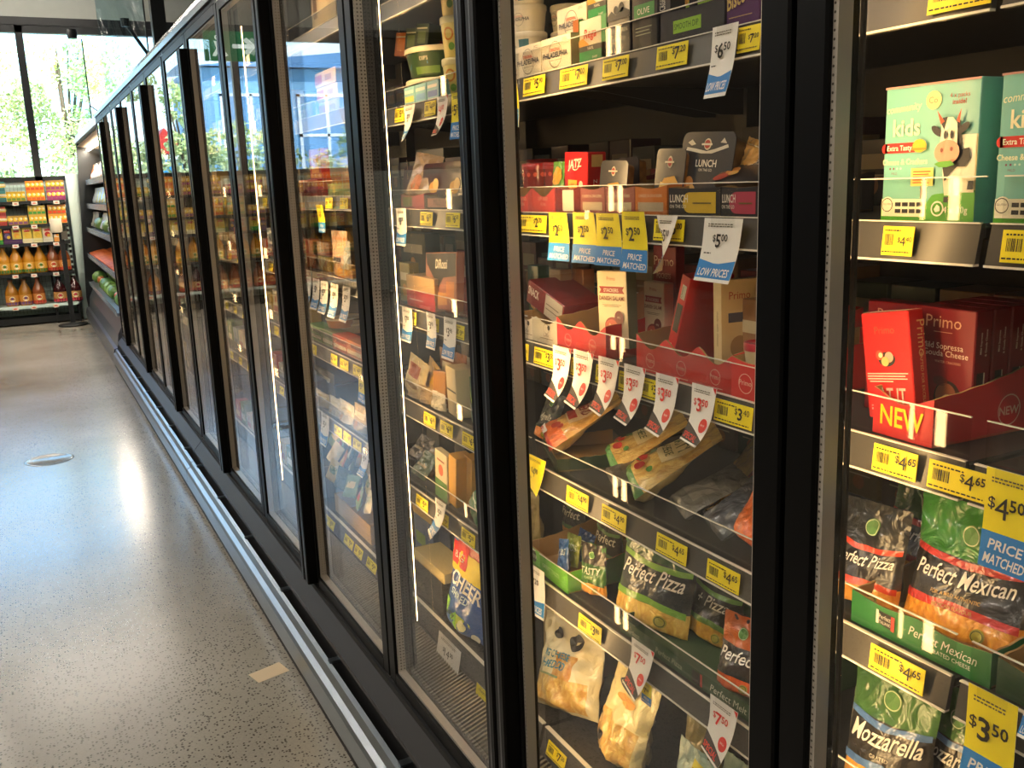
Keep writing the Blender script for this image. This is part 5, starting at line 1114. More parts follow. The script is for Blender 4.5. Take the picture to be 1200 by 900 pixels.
# fourth shelf
rp(3, 472, 494, 405, 445, .03, .10, .03, '#d8c08a', 'cream cheese slices pack at the left of the fourth shelf, second door', 'cheese pack', 'cheese_pack', 'cheese packs', deco=[('r', .15, .45, .7, .8, '#a8604a'), ('r', .2, .2, .8, .3, '#8a6a3a')], film=True, seed=81, rot=(-.2, .15, FACE))
rp(3, 488, 520, 410, 440, .06, .09, .04, '#d9a63a', 'golden cheese block in the middle of the fourth shelf', 'cheese pack', 'cheese_pack', 'cheese packs', deco=[], film=True, seed=82, rot=(-.2, .1, FACE - .2))
rp(3, 505, 520, 425, 460, .03, .095, .02, '#9a6a2c', 'brown kraft cheese wedge standing up', 'cheese pack', 'cheese_pack', 'cheese packs', deco=[], rot=(-.1, -.08, FACE))
rp(3, 519, 540, 436, 480, .025, .125, .05, '#d9c9a0', 'cream carton with a black stripe', 'carton', 'snack_carton', None, deco=[('r', 0, .5, 1, .54, '#2e2c2a', {'n': 1})], rot=(0, -.06, FACE - .2))
rp(3, 534, 558, 440, 485, .02, .10, .04, '#3f7a3c', 'green and black pack with lime leaves at the right of the fourth shelf', 'pack', 'snack_pack', None, deco=[('r', 0, .25, 1, .6, '#25282a', {'n': 1}), ('p', [(.3, .6), (.5, .85), (.55, .6), (.8, .8), (.7, .55)], '#a8c83a', {'l': 3}), ('t', 'DAIRY', .5, .32, .15, '#e0e4d0', {'l': 4, 'w': .8}), ('r', 0, .0, 1, .2, '#b9c8a0', {'n': 1})], rot=(0, .1, FACE - .35))
for i, (a, b, c) in enumerate(((472, 486, '#c8a878'), (485, 498, '#b89868'), (498, 514, '#d8cfb8'))): rp(3, a, b, 438, 465, .012, .045, .03, c, ['leftmost', 'middle', 'rightmost'][i] + ' small twisted film pack at the front of the fourth shelf', 'pack', 'film_pack', 'small film packs', deco=[], film=True, seed=84 + i)
rp(3, 515, 548, 405, 440, .10, .14, .03, '#7a4a2a', 'brown glossy meat pack behind the kraft wedge', 'meat pack', 'meat_pack', None, film=True, seed=88)
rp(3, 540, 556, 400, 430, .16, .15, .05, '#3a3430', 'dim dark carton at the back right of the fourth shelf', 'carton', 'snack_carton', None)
# fifth shelf
for i, (a, b, c, lb) in enumerate(((480, 496, '#3e5a3a', 'dark green bag at the left of the fifth shelf, second door'), (488, 505, '#7a6040', 'brown bag lying in front of the dark green bag'), (478, 494, '#4a4440', 'grey flat bag at the front left'))): rp(4, a, b, 520, 560, .04 + .03 * i, .08, .03, c, lb, 'bag', 'cheese_bag', 'dark bags on the fifth shelf', film=True, seed=90 + i, rot=(-.7, 0, FACE), deco=[('r', .2, .4, .8, .5, '#a89a78')])
rp(4, 508, 522, 508, 565, .025, .135, .02, '#cfc2a0', 'upright white and green pack with red dots', 'pack', 'snack_pack', None, deco=[('r', 0, 0, 1, .4, '#4f7a3a', {'n': 1}), ('d', .5, .62, .12, '#c05a3a', {}), ('r', .2, .8, .8, .84, '#8a4a3a', {'n': 1})], rot=(0, .08, FACE))
for i, (a, b) in enumerate(((523, 532), (541, 550))): rp(4, a, b, 515, 572, .03 + .03 * i, .14, .05, '#d9a43a', ['mustard yellow thin block leaning at the shelf front', 'mustard yellow thin block further back by the post'][i], 'cheese block', 'cheese_block', 'mustard cheese blocks', deco=[], rot=(0, .12, FACE))
rp(4, 538, 562, 552, 600, .02, .085, .03, '#2e7a44', 'green folded bag at the right end of the fifth shelf', 'bag', 'cheese_bag', None, film=True, seed=94, deco=[('r', .1, .3, .9, .34, '#c8d8b0')], rot=(-.5, .4, FACE - .3))
rp(4, 533, 545, 510, 560, .10, .15, .04, '#2c2a28', 'black pack between the two mustard blocks', 'pack', 'snack_pack', None, deco=[])
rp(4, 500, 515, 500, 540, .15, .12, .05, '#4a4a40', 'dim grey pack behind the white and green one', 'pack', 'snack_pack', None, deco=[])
# deck
chs = [('r', 0, .62, 1, .9, '#f2d428', {'l': 2}), ('r', .02, .70, .45, .95, '#d8282a', {'l': 3}), ('t', 'BIG', .24, .78, .08, '#fbf3e0', {'l': 5}), ('t', 'CHEER', .52, .48, .15, '#f4efe0', {'w': .8, 'bold': .06, 'l': 4, 'rot': -.12}), ('t', 'SHRED', .45, .38, .075, '#d8ecf0', {'w': .45, 'bold': .04, 'l': 4, 'rot': -.12}),
       ('p', [(.08, .30), (.48, .22), (.5, .06), (.12, .14)], '#8ac832', {'l': 3}), ('p', [(.48, .22), (.80, .20), (.78, .03), (.5, .06)], '#c8d84a', {'l': 3}), ('t', 'Tasty', .27, .15, .09, '#1f3a24', {'shear': .25, 'w': .32, 'bold': .04, 'l': 5, 'rot': -.15}), ('d', .64, .13, .06, '#f0ecb0', {'l': 4}), ('d', .9, .06, .05, '#f0ead0', {'l': 4})]
y, w, z, h = yat(513, 578, 640, 790, .03)
o = pouch('cheese_bag', .155, .235, .06, '#2c5ca8', chs, seed=95, zones=[(0, .72, 1, 1, '#e9b92c', 'film'), (0, .9, 1, 1, '#d8402c', 'film')], crease=.006, top=.05)
o.scale = (1.25, 1.1, 1.05); stand(o, yat(515, 575, 700, 760, .03)[0] + .03, 5, 'large blue, yellow and red bag of shredded cheese on the deck', 'cheese bag', dx=.05, dz=.006, rot=(-.08, .12, FACE + .12))
rp(5, 486, 522, 672, 700, .03, .03, .09, '#c9b478', 'flat cream carton with a red mark on the deck', 'carton', 'shelf_carton', None, deco=[('r', 0, 0, 1, .2, '#a8925a', {'n': 1})], dz=.115)
rp(5, 480, 520, 690, 740, .035, .115, .10, '#3a3732', 'grey carton under the flat cream carton', 'carton', 'shelf_carton', None, deco=[('r', .1, .2, .5, .4, '#5a5448', {'n': 1})])
rp(5, 486, 508, 615, 650, .12, .20, .06, '#2d4a78', 'blue pack with a green flash behind the flat cream carton', 'pack', 'cheese_pack', 'blue packs on the deck', deco=[('r', .1, .4, .6, .6, '#6a8a3a'), ('r', 0, .88, 1, 1, '#c09a3a', {'n': 1})]); rp(5, 508, 528, 610, 660, .14, .17, .06, '#24365c', 'dark blue pack right of the one with a green flash', 'pack', 'cheese_pack', 'blue packs on the deck', deco=[('r', .1, .1, .9, .3, '#5a7a4a')])
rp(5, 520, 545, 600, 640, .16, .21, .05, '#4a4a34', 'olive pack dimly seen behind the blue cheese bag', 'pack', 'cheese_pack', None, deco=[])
for s, lst in ((0, ((462, 473, 135, '5', '.50'), (497, 510, 130, '4', '.50'))), (1, ((492, 506, 258, '6', '.50'), (522, 538, 262, '6', '.50'))), (2, ((480, 487, 372, '7', '.00'), (506, 513, 378, '3', '.90'), (534, 543, 388, '3', '.90'))), (3, ((496, 509, 486, '6', '.50'), (515, 529, 495, '6', '.50'), (541, 557, 512, '6', '.00'))), (4, ((487, 500, 582, '5', '.00'), (517, 524, 600, '5', '.00'), (540, 555, 622, '5', '.00')))):
    for i, (a, b, q, d, c) in enumerate(lst): rail(a, b, q, s, d, c, 'yellow ticket %s on the %s rail behind the second door' % (['first', 'second', 'last'][i], SHELFN[s]))
hang('low', 474, 488, 123, 166, '5', '50', 'white ticket curling left on the top rail, second door', bend=.5, twist=.3, skew=.3)
hang('special', 513, 527, 112, 160, '4', '00', 'red priced ticket curling left under the yellow tubs', bend=.6, twist=.2, skew=.25)
hang('match', 530, 543, 108, 163, '5', '50', 'yellow and blue ticket by the thick post on the top rail', bend=.15, skew=.1)
hang('low', 465, 477, 244, 288, '8', '00', 'white ticket beside the lamp line on the second rail', bend=.2)
hang('low', 472, 484, 361, 400, '7', '00', 'white 7.00 ticket on the third rail, second door', bend=.3); hang('low', 500, 511, 367, 408, '3', '90', 'white ticket in the middle of the third rail, second door', bend=.3, skew=-.1); hang('low', 521, 536, 373, 422, '3', '90', 'wide white 3.90 ticket on the third rail, second door', bend=.2, skew=.12)
hang('low', 511, 524, 588, 630, '5', '00', 'narrow white ticket curling hard to the left on the fifth rail', bend=.8, twist=.3, skew=.25)
hang('low', 516, 542, 753, 804, '14', '00', 'white 14 dollar ticket below the blue cheese bag', bend=.3, skew=.35); hang('match', 560, 582, 812, 860, '7', '50', 'blue and yellow ticket lowest beside the thick post', bend=.3, skew=.35)

# ================================================================== THIRD DOOR (narrow view, left of the double thin post)
def gp(s, a, b, t_, q, dx, hh, d, c, lb, **k): return rp(s, a, b, t_, q, dx, hh, d, c, lb, **k)
gp(-1, 368, 398, 42, 86, .03, .14, .10, '#d8c8a4', 'cream carton on the highest shelf of the third door', cat='carton', name='shelf_carton', deco=[('r', .1, .3, .25, .8, '#7a5a3a')])
for i in range(3): gp(0, 372, 398, 105 + 14 * i, 120 + 14 * i, .03, .045, .07, '#c9a878', 'salami pack, %s of the stack of three' % ['bottom', 'middle', 'top'][i], cat='meat pack', name='meat_pack', group='stacked salami packs', dz=.047 * i, deco=[('r', 0, .2, .35, .8, '#b03a2c'), ('r', .5, .3, .8, .7, '#8f6a4a')])
gp(0, 340, 370, 150, 180, .06, .07, .05, '#8fbf8a', 'mint green pack at the left of the top shelf, third door', deco=[('r', .2, .2, .8, .7, '#d8e8c0')])
gp(1, 363, 377, 185, 215, .03, .10, .03, '#b3201f', 'red upright snack pack standing on another', group='red snack packs', dz=.06, deco=[('r', .2, .2, .8, .8, '#e8883a')]); gp(1, 345, 374, 212, 240, .02, .058, .05, '#b3302a', 'wide red snack pack at the rail, third door', group='red snack packs', deco=[('r', .1, .3, .4, .7, '#e0a050'), ('r', .5, .2, .9, .8, '#8a2444')])
gp(1, 384, 412, 222, 240, .02, .04, .05, '#8fa878', 'pale green low pack right of the red packs', deco=[('d', .3, .5, .3, '#d8c860', {})])
gp(1, 378, 408, 165, 215, .12, .13, .05, '#7a6248', 'brown carton in the dim middle of the second shelf, third door', cat='carton', name='snack_carton')
for i, (a, b, c) in enumerate(((352, 372, '#a8402c'), (366, 386, '#7a3424'), (352, 372, '#c0642c'), (368, 386, '#b09a48'))): gp(2, a, b, 275, 295, .05, .05, .04, c, ['upper left', 'upper right', 'lower left', 'lower right'][i] + ' snack tray of the block of four, third door', group='block of four snack trays', dz=.052 if i < 2 else 0, deco=[('d', .3, .5, .25, '#d8904a', {}), ('d', .7, .5, .22, '#8a3a2c', {})])
gp(2, 386, 405, 268, 325, .02, .15, .03, '#e0b890', 'tall cream film bag standing by the rail, third door', name='film_pack', film=True, seed=101, deco=[('r', .2, .3, .7, .42, '#3a3632'), ('r', .1, .8, .9, .86, '#c98a5a')]); gp(2, 402, 412, 290, 330, .03, .12, .03, '#b8c0b8', 'clear film bag beside the tall cream one', name='film_pack', film=True, seed=102, deco=[])
gp(2, 395, 414, 320, 333, .015, .03, .03, '#d8a03a', 'low golden tub at the right of the third shelf, third door', deco=[])
for i, (a, b, t_, c) in enumerate(((373, 402, 385, '#b06a20'), (372, 398, 372, '#a89878'), (360, 378, 378, '#8a7a50'))):
    y, w, z, h = yat(a, b, t_, t_ + 12, .04); stand(tub('dip_tub', .050, .036, c, '#d8c8a0', [], lidh=.008, clear=False), y, 3, ['amber round dip tub with a cream lid', 'round dip tub stacked behind the amber one', 'small round tub at the left of the amber tub'][i], 'tub', 'round dip tubs', dx=.03 + .05 * i, dz=.060 if i < 1 else .035)
for i, (a, b, c) in enumerate(((363, 380, '#5f9a42'), (378, 392, '#6f8a4a'), (390, 408, '#c8502c'), (405, 426, '#d07a4a'))): gp(3, a, b, 400, 425, .02, .055, .06, c, ['first green', 'second green', 'first red', 'second red'][i] + ' dip pack under the round tubs', group='dip packs under the round tubs', deco=[('r', .1, .2, .9, .45, '#e8d8b0'), ('r', .3, .6, .9, .8, '#2f4a24' if i < 2 else '#7a2418')])
for i, (a, b, c, hh) in enumerate(((368, 384, '#c8b078', .05), (384, 400, '#d0c8a8', .06), (395, 412, '#e8e0c8', .07), (412, 428, '#b8a070', .09), (370, 395, '#6a6450', .09))): gp(4, a, b, 468, 492, .03 if i < 4 else .12, hh, .05, c, ['straw pack first on the fifth shelf', 'pale pack second on the fifth shelf', 'white pack third on the fifth shelf', 'tan pack fourth on the fifth shelf', 'grey pack behind the straw pack on the fifth shelf'][i] + ', third door', group='pale packs on the fifth shelf', name='film_pack', film=True, seed=110 + i)
rnd = random.Random(5)
pal = ['#c9b06a', '#7f9a58', '#d8c89a', '#a83a2a', '#5f7a4a', '#d8a04a', '#8f9a8a', '#3f4a3a', '#c8c0a0', '#e0763a']
k = 0
for r in range(4):
    for q in range(6):
        px = 385 + q * 10 + r * 2; c = pal[(k * 7) % 10]
        y = yat(px - 6, px + 6, 560, 590, .05 + .05 * r)[0]
        o = pouch('snack_sachet', .07, .085, .02, c, [('r', .2, .4, .8, .7, pal[(k * 3 + 4) % 10])], seed=120 + k, nu=8, nv=10)
        stand(o, y, 5, 'small snack sachet in the jumbled crate low behind the third door', 'sachet', 'jumbled sachets behind the third door', dx=.06 + .05 * r, dz=.085 + .028 * r, rot=(-.5 + .3 * rnd.random(), rnd.uniform(-.5, .5), FACE + rnd.uniform(-.5, .5))); k += 1
y, w, z, h = yat(392, 441, 598, 640, .03); stand(tray('display_tray', .42, .07, .26, '#a8884f', [], back=1.2, scallop=.0, n=1), yat(385, 440, 600, 640, .03)[0], 5, 'brown cardboard crate of jumbled sachets on the deck', 'tray', dx=.04)
for i, (a, b) in enumerate(((380, 390), (402, 411), (414, 422), (428, 438))): rail(a, b, 640 + 14 * i, 5, '5', '.00', 'faded ticket %s on the deck front, third door' % ['first', 'second', 'third', 'last'][i])
for s, lst in ((1, ((382, 390, 250), (399, 408, 252))), (3, ((363, 371, 417), (388, 395, 428), (399, 408, 434), (414, 423, 441))), (4, ((392, 400, 510), (403, 411, 518), (414, 423, 526)))):
    for i, (a, b, q) in enumerate(lst): rail(a, b, q, s, '4', '.50', 'yellow ticket %s from left on the %s rail, third door' % (['first', 'second', 'third', 'fourth'][i], SHELFN[s]))
hang('match', 371, 379, 240, 272, '4', '50', 'yellow and blue ticket under the red packs, third door', bend=.2, skew=-.4)
for i, (a, b) in enumerate(((358, 366), (368, 376), (377, 386), (389, 398), (403, 412))): hang('low', a, b, 324 + 3 * i, 358 + 5 * i, '5', '00', 'white and blue ticket, %s of five in a row, third door' % ['first', 'second', 'third', 'fourth', 'last'][i], bend=.3, skew=.3)
hang('low', 378, 387, 486, 522, '5', '00', 'white ticket on the fifth rail at left, third door', bend=.3, skew=.25); hang('low', 426, 433, 528, 560, '5', '00', 'white ticket on the fifth rail by the thin post', bend=.5, skew=.35); hang('match', 421, 429, 442, 472, '5', '00', 'yellow ticket hanging from the fourth rail by the thin post', bend=.1, skew=.15)

# ------------------------------------------------ stock standing deeper on the shelves of the first three doors
rnd = random.Random(21)
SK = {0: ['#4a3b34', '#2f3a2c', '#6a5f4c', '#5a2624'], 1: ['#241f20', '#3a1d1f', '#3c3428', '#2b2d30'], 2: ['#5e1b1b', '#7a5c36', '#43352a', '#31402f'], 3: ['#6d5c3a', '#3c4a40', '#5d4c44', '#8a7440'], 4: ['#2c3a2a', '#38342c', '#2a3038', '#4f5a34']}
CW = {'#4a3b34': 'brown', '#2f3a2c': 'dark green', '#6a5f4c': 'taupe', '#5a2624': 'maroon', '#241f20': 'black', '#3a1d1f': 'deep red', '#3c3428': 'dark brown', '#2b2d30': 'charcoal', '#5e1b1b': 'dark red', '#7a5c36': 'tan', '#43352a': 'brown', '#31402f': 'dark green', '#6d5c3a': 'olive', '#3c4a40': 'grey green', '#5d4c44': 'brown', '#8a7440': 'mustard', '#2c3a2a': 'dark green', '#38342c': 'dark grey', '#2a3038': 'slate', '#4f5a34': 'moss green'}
bp_ = {}
for s in range(5):
    y = .42
    while y < 3.5:
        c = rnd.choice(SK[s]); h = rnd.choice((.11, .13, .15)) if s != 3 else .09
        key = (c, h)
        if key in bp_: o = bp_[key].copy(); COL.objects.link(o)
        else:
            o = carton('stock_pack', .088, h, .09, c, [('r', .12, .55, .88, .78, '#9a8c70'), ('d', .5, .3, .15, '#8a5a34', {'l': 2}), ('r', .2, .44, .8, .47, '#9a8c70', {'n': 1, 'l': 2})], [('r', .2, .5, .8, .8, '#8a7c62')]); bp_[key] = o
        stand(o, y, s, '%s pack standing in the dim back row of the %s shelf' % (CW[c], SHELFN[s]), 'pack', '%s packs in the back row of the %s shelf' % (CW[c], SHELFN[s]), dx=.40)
        y += .096

# ================================================================== FARTHER DOORS: repeats
protos = []
for c, c2 in (('#c9b48a', '#a84a30'), ('#b03a2c', '#e0b060'), ('#5f7f46', '#d8d0a8'), ('#c9a24a', '#5a3a20'), ('#6f6a60', '#c8c0a8'), ('#8fa0a0', '#305a78')):
    protos.append(carton('snack_pack', .11, .10, .06, c, [('r', .1, .2, .9, .5, c2), ('d', .5, .7, .12, c2, {})]))
used = [False] * len(protos)
rnd = random.Random(11)
for s in (0, 1, 2, 3, 4, 5):
    y = 3.62
    while y < 9.6:
        if y < 6.0 or rnd.random() < .55:
            i = rnd.randrange(len(protos))
            if used[i]: o = protos[i].copy(); COL.objects.link(o)
            else: o = protos[i]; used[i] = True
            z = rnd.uniform(.7, 1.35)
            T = SHELF[s] + (LIFT(y) if s != 5 else 0) + .0005
            o.location = (RAIL_X + .03, y, T); o.rotation_euler = (0, 0, FACE); o.scale = (1, 1, z)
            far = 'in the mirroring fridge past the thick posts' if y > 5.3 else 'just past the third door'
            tag(o, 'small chilled pack on the %s shelf, %s' % (SHELFN[s], far), 'pack', 'chilled packs on the %s shelf %s' % (SHELFN[s], 'of the far fridge' if y > 5.3 else 'past the third door'))
        y += .14 if y < 6 else .24
    if s < 5:
        y = 3.7
        while y < 6.4: rail(0, 0, 0, s, '4', '.00', 'yellow price ticket on the %s shelf rail past the third door' % SHELFN[s], y=y, w=.07); y += .21

# ================================================================== FAR END: juice shelving in front of the windows
MINT = M('#d6ece6', .55, name='mint_paint'); DKM = M('#14181a', .45)
JL = {0: 1.59, 1: 1.295, 2: 1.06, 3: .674, 4: .262}
JY = 13.80
jx = lambda px, lvl=2: ony(px, (237, 265, 287, 323, 361)[lvl], JY).x
t = empty('shelving_unit', (0, 0, 0)); tag(t, 'long mint green wire backed shelving of juices below the far windows', 'shelving')
g = G(); g.box(-3.25, .58, 14.19, 14.22, .1, 1.80, MINT)
WR = M('#8fa6a0', .5)
k = -3.2
while k < .56: g.box(k, k + .004, 14.18, 14.19, .12, 1.80, WR); k += .045
for zz in range(26): g.box(-3.25, .58, 14.178, 14.188, .14 + zz * .065, .143 + zz * .065, WR)
g.build('back_panel', t)
for x in (-3.25, -2.3, -1.35, -.62, .29, .56):
    g = G(); g.box(x, x + .025, 13.84, 13.88, 0, .22, DKM); g.box(x, x + .025, 14.14, 14.18, 0, 1.86 if x > .5 else 1.78, DKM)
    if x > .5:
        for q in range(22): g.box(x - .006, x + .031, 14.13, 14.15, .3 + q * .07, .33 + q * .07, MINT)
    g.build('upright', t)
for s, z in JL.items():
    g = G(); g.box(-3.23, .57, JY, 14.17, z - .02, z, MINT if s == 4 else DKM); g.box(-3.23, .57, JY - .012, JY, z - .035, z + .004, DKM if s < 4 else MINT); sh = g.build('shelf', t)
    g = G(); g.box(-3.22, .56, JY - .02, JY - .018, z + .03, z + .032, M('#b59a70', .3, .8)); g.build('wire_lip', sh)
g = G(); g.box(-3.23, .57, 13.86, 14.17, .02, .10, DKM); g.build('base', t)


def far(o, x, s, label, cat, group, dz=0.0, dy=.03):
    put(o, (x, JY + dy, JL[s] + dz + .0005), (0, 0, 0)); return tag(o, label, cat, group)


_pk = {}
def jpack(c, c2, n=4, h=.125, w=.235):
    key = (c, c2, n, h, w)
    if key in _pk:
        o = _pk[key].copy(); COL.objects.link(o); return o
    d = []
    for i in range(n):
        u = (i + .5) / n; d += [('d', u, .62, .20, '#f0c832' if c != '#8f2f6a' else '#e8a03a', {}), ('d', u + .05, .66, .12, '#f2e6c0', {'l': 2}), ('r', u - .4 / n, .10, u + .4 / n, .34, c2)]
    o = carton('juice_carton_pack', w, h, .14, c, d); _pk[key] = o; return o


def jcart(c, c2, c3):
    key = ('c', c, c2, c3)
    if key in _pk:
        o = _pk[key].copy(); COL.objects.link(o); return o
    o = carton('juice_carton', .112, .205, .08, c, [('r', 0, 0, 1, .28, c2, {'n': 1}), ('t', 'JUICE', .5, .78, .09, '#f3ead2', {'w': .7}), ('d', .5, .5, .16, c3, {'l': 2}), ('d', .62, .42, .10, '#e8c040', {'l': 3}), ('r', .2, .70, .8, .86, '#c8322a', {'n': 1, 'l': .5})]); _pk[key] = o; return o


top = [(-1, 8, 0, '#3a7a78', '#2c5f60', 'teal'), (-1, 8, 1, '#3f8080', '#2c5f60', 'teal'), (8, 31, 0, '#c8a02c', '#5f8a2c', 'amber and green'), (32, 54, 0, '#e8861c', '#d8581c', 'orange'), (32, 54, 1, '#e8861c', '#c8481c', 'orange'), (56, 78, 0, '#a83a6a', '#8f2f6a', 'magenta'), (56, 78, 1, '#a07a2c', '#8f2f6a', 'magenta')]
for a, b, lv, c, c2, n_ in top:
    w = jx(b, 0) - jx(a, 0); far(jpack(c, c2, 4, .125, round(w * .97, 3)), (jx(a, 0) + jx(b, 0)) / 2, 0, '%s juice carton pack, %s on the top juice shelf' % (n_, 'stacked upper' if lv else 'lower'), 'juice pack', 'juice packs on the top shelf', dz=.126 * lv)
sec = [(-1, 9, 0, '#c8584a', '#a8302a', 'red'), (-1, 9, 1, '#b04038', '#8a2a2a', 'red'), (10, 34, 0, '#b8903c', '#7a3a7a', 'purple footed'), (35, 56, 0, '#d8a83a', '#3f9a3c', 'green footed'), (35, 56, 1, '#b8a04a', '#3f9a3c', 'green footed'), (58, 80, 0, '#e8a03a', '#e8481c', 'orange red'), (58, 80, 1, '#b87a3c', '#e8481c', 'orange red')]
for a, b, lv, c, c2, n_ in sec:
    w = jx(b, 1) - jx(a, 1); far(jpack(c, c2, 4, .118, round(w * .97, 3)), (jx(a, 1) + jx(b, 1)) / 2, 1, '%s juice carton pack, %s on the second juice shelf' % (n_, 'stacked upper' if lv else 'lower'), 'juice pack', 'juice packs on the second shelf', dz=.119 * lv)
thr = [(-6, 5, '#e8c84a', '#3f9a3c', '#f0d84a', 'yellow and green'), (6, 14, '#3a3040', '#4a2a5a', '#6a5a8a', 'dark'), (15, 27, '#d8c05a', '#4a2a5a', '#e8a03a', 'yellow and purple'), (28, 39, '#e8cc5a', '#e8dcb0', '#e8b83a', 'pale yellow'), (40, 51, '#e8cc5a', '#e0d8a0', '#d8b83a', 'lemon'), (52, 63, '#e8d8b8', '#f0e8d0', '#c83a2a', 'white with a red fruit'), (64, 76, '#e8d8b8', '#e8a04a', '#e88a2a', 'white with an orange fruit')]
for a, b, c, c2, c3, n_ in thr: far(jcart(c, c2, c3), (jx(a, 2) + jx(b, 2)) / 2, 2, '%s juice carton in the middle row of the juice shelves' % n_, 'juice carton', 'tall juice cartons')
b_am = bottle('juice_bottle', .078, .345, '#c98a1e', '#c8902a', '#e0a83a', '#4a7a2c'); b_rd = bottle('juice_bottle', .078, .345, '#8a4a24', '#7a3a1c', '#c8823c', '#c83a2a'); b_dk = bottle('juice_bottle', .082, .34, '#3a1214', '#2a1a14', '#b8884a', '#c8324a'); b_lo = bottle('juice_bottle', .082, .34, '#a8701c', '#7a4a1c', '#c88a34', '#6a3a6a')
protoB = {'am': b_am, 'rd': b_rd, 'dk': b_dk, 'lo': b_lo}; usedB = set()
def bot(k):
    if k in usedB: return copy_tree(protoB[k])
    usedB.add(k); return protoB[k]
for i, (px, k, n_) in enumerate(((7, 'am', 'amber juice bottle with blue foot label, leftmost'), (21, 'am', 'amber juice bottle, second from left,'), (36, 'am', 'amber juice bottle, third from left,'), (50, 'am', 'amber juice bottle, fourth from left,'), (65, 'rd', 'reddish brown juice bottle'), (78, 'rd', 'orange brown juice bottle partly behind the roll stand,'))): far(bot(k), jx(px, 3), 3, n_ + ' in the upper bottle row', 'juice bottle', 'bottles in the upper row', dy=.10)
for i, (px, k, n_) in enumerate(((16, 'lo', 'brown amber juice bottle, leftmost'), (32, 'lo', 'brown amber juice bottle, second'), (48, 'rd', 'brown juice bottle with red foot label, third'), (73, 'dk', 'dark red juice bottle left of the roll stand'), (91, 'dk', 'dark red juice bottle right of the roll stand'))): far(bot(k), jx(px, 4), 4, n_ + ' in the lower bottle row', 'juice bottle', 'bottles in the lower row', dy=.10)
rnd = random.Random(3)
x = -.36
i = 0
while x > -3.1:
    for s, cs in ((0, top), (1, sec)):
        q = cs[rnd.randrange(2, 7)]
        far(jpack(q[3], q[4], 4, .125, .235), x, s, 'juice carton pack on the %s juice shelf, seen only mirrored in the fridge doors' % ['top', 'second'][s], 'juice pack', 'mirrored juice packs on the %s shelf' % ['top', 'second'][s])
        if rnd.random() < .6: far(jpack(q[3], q[4], 4, .125, .235), x, s, 'upper juice carton pack on the %s juice shelf, seen only mirrored in the fridge doors' % ['top', 'second'][s], 'juice pack', 'mirrored upper juice packs on the %s shelf' % ['top', 'second'][s], dz=.126)
    for dx in (.06, -.06):
        q = thr[rnd.randrange(7)]; far(jcart(q[2], q[3], q[4]), x + dx, 2, 'tall juice carton seen only mirrored in the fridge doors', 'juice carton', 'mirrored juice cartons')
    for dx in ():
        far(bot(rnd.choice(('am', 'am', 'rd'))), x + dx * .9, 3, 'juice bottle of the upper row seen only mirrored in the fridge doors', 'juice bottle', 'mirrored bottles of the upper row', dy=.10)
    x -= .29
x = -.44
while x > -3.1:
    far(bot(rnd.choice(('am', 'am', 'rd'))), x, 3, 'juice bottle of the upper row seen only mirrored in the fridge doors', 'juice bottle', 'mirrored bottles of the upper row', dy=.10)
    far(bot(rnd.choice(('lo', 'dk', 'rd'))), x, 4, 'juice bottle of the lower row seen only mirrored in the fridge doors', 'juice bottle', 'mirrored bottles of the lower row', dy=.10)
    x -= .172
for s in JL:
    for k_, px in enumerate((18, 40, 66)):
        g = G(); P = Flat((-.035, 0, 0), (1, 0, 0), (0, 0, 1), .07, .045); g.box(-.035, .035, 0, .001, 0, .045, M('#efe6d4', .5)); g.disc(P, .5, .5, .3, M('#e8c8a8', .5), 1); g.rect(P, .2, .4, .8, .6, REDI, 2)
        o = g.build('price_card'); put(o, (jx(px, s), JY - .024, JL[s] - .05)); tag(o, 'small white price card on the %s juice shelf edge, %s' % (['top', 'second', 'middle', 'fourth', 'lowest'][s], ['left', 'centre', 'right'][k_]), 'price card', 'white cards on the juice shelves')
# stand with a roll of bags
t = empty('bag_roll_stand', (.46, 13.42, 0)); tag(t, 'black floor stand holding a cream roll of bags before the juice shelves', 'stand')
g = G(); g.lathe([(.17, 0), (.18, .01), (.17, .022), (.04, .034), (.03, .04)], DKM, 28); g.build('base', t)
g = G(); g.box(-.028, .028, -.02, .02, .03, 1.22, DKM); g.build('pole', t)
g = G(); g.box(-.10, .02, -.012, .012, 1.17, 1.20, DKM); g.box(.0, .07, -.05, .05, 1.10, 1.20, M('#6a665c', .4, .6)); g.build('bracket', t)
g = G(); g.lathe([(.022, 1.36), (.022, 1.19), (.068, 1.19), (.07, 1.20), (.07, 1.36), (.066, 1.365), (.022, 1.36)], M('#d8cdb4', .7), 24, c=(-.045, 0), cap=False); g.lathe([(.0215, 1.195), (.0215, 1.355)], INK, 16, c=(-.045, 0)); g.build('bag_roll', t)
# pale end panel beyond the produce case
g = G(); g.box(.62, .80, 14.02, 14.06, 0, 1.92, MINT, .004); o = g.build('end_panel'); tag(o, 'pale mint upright panel between juice shelves and produce case', 'panel')

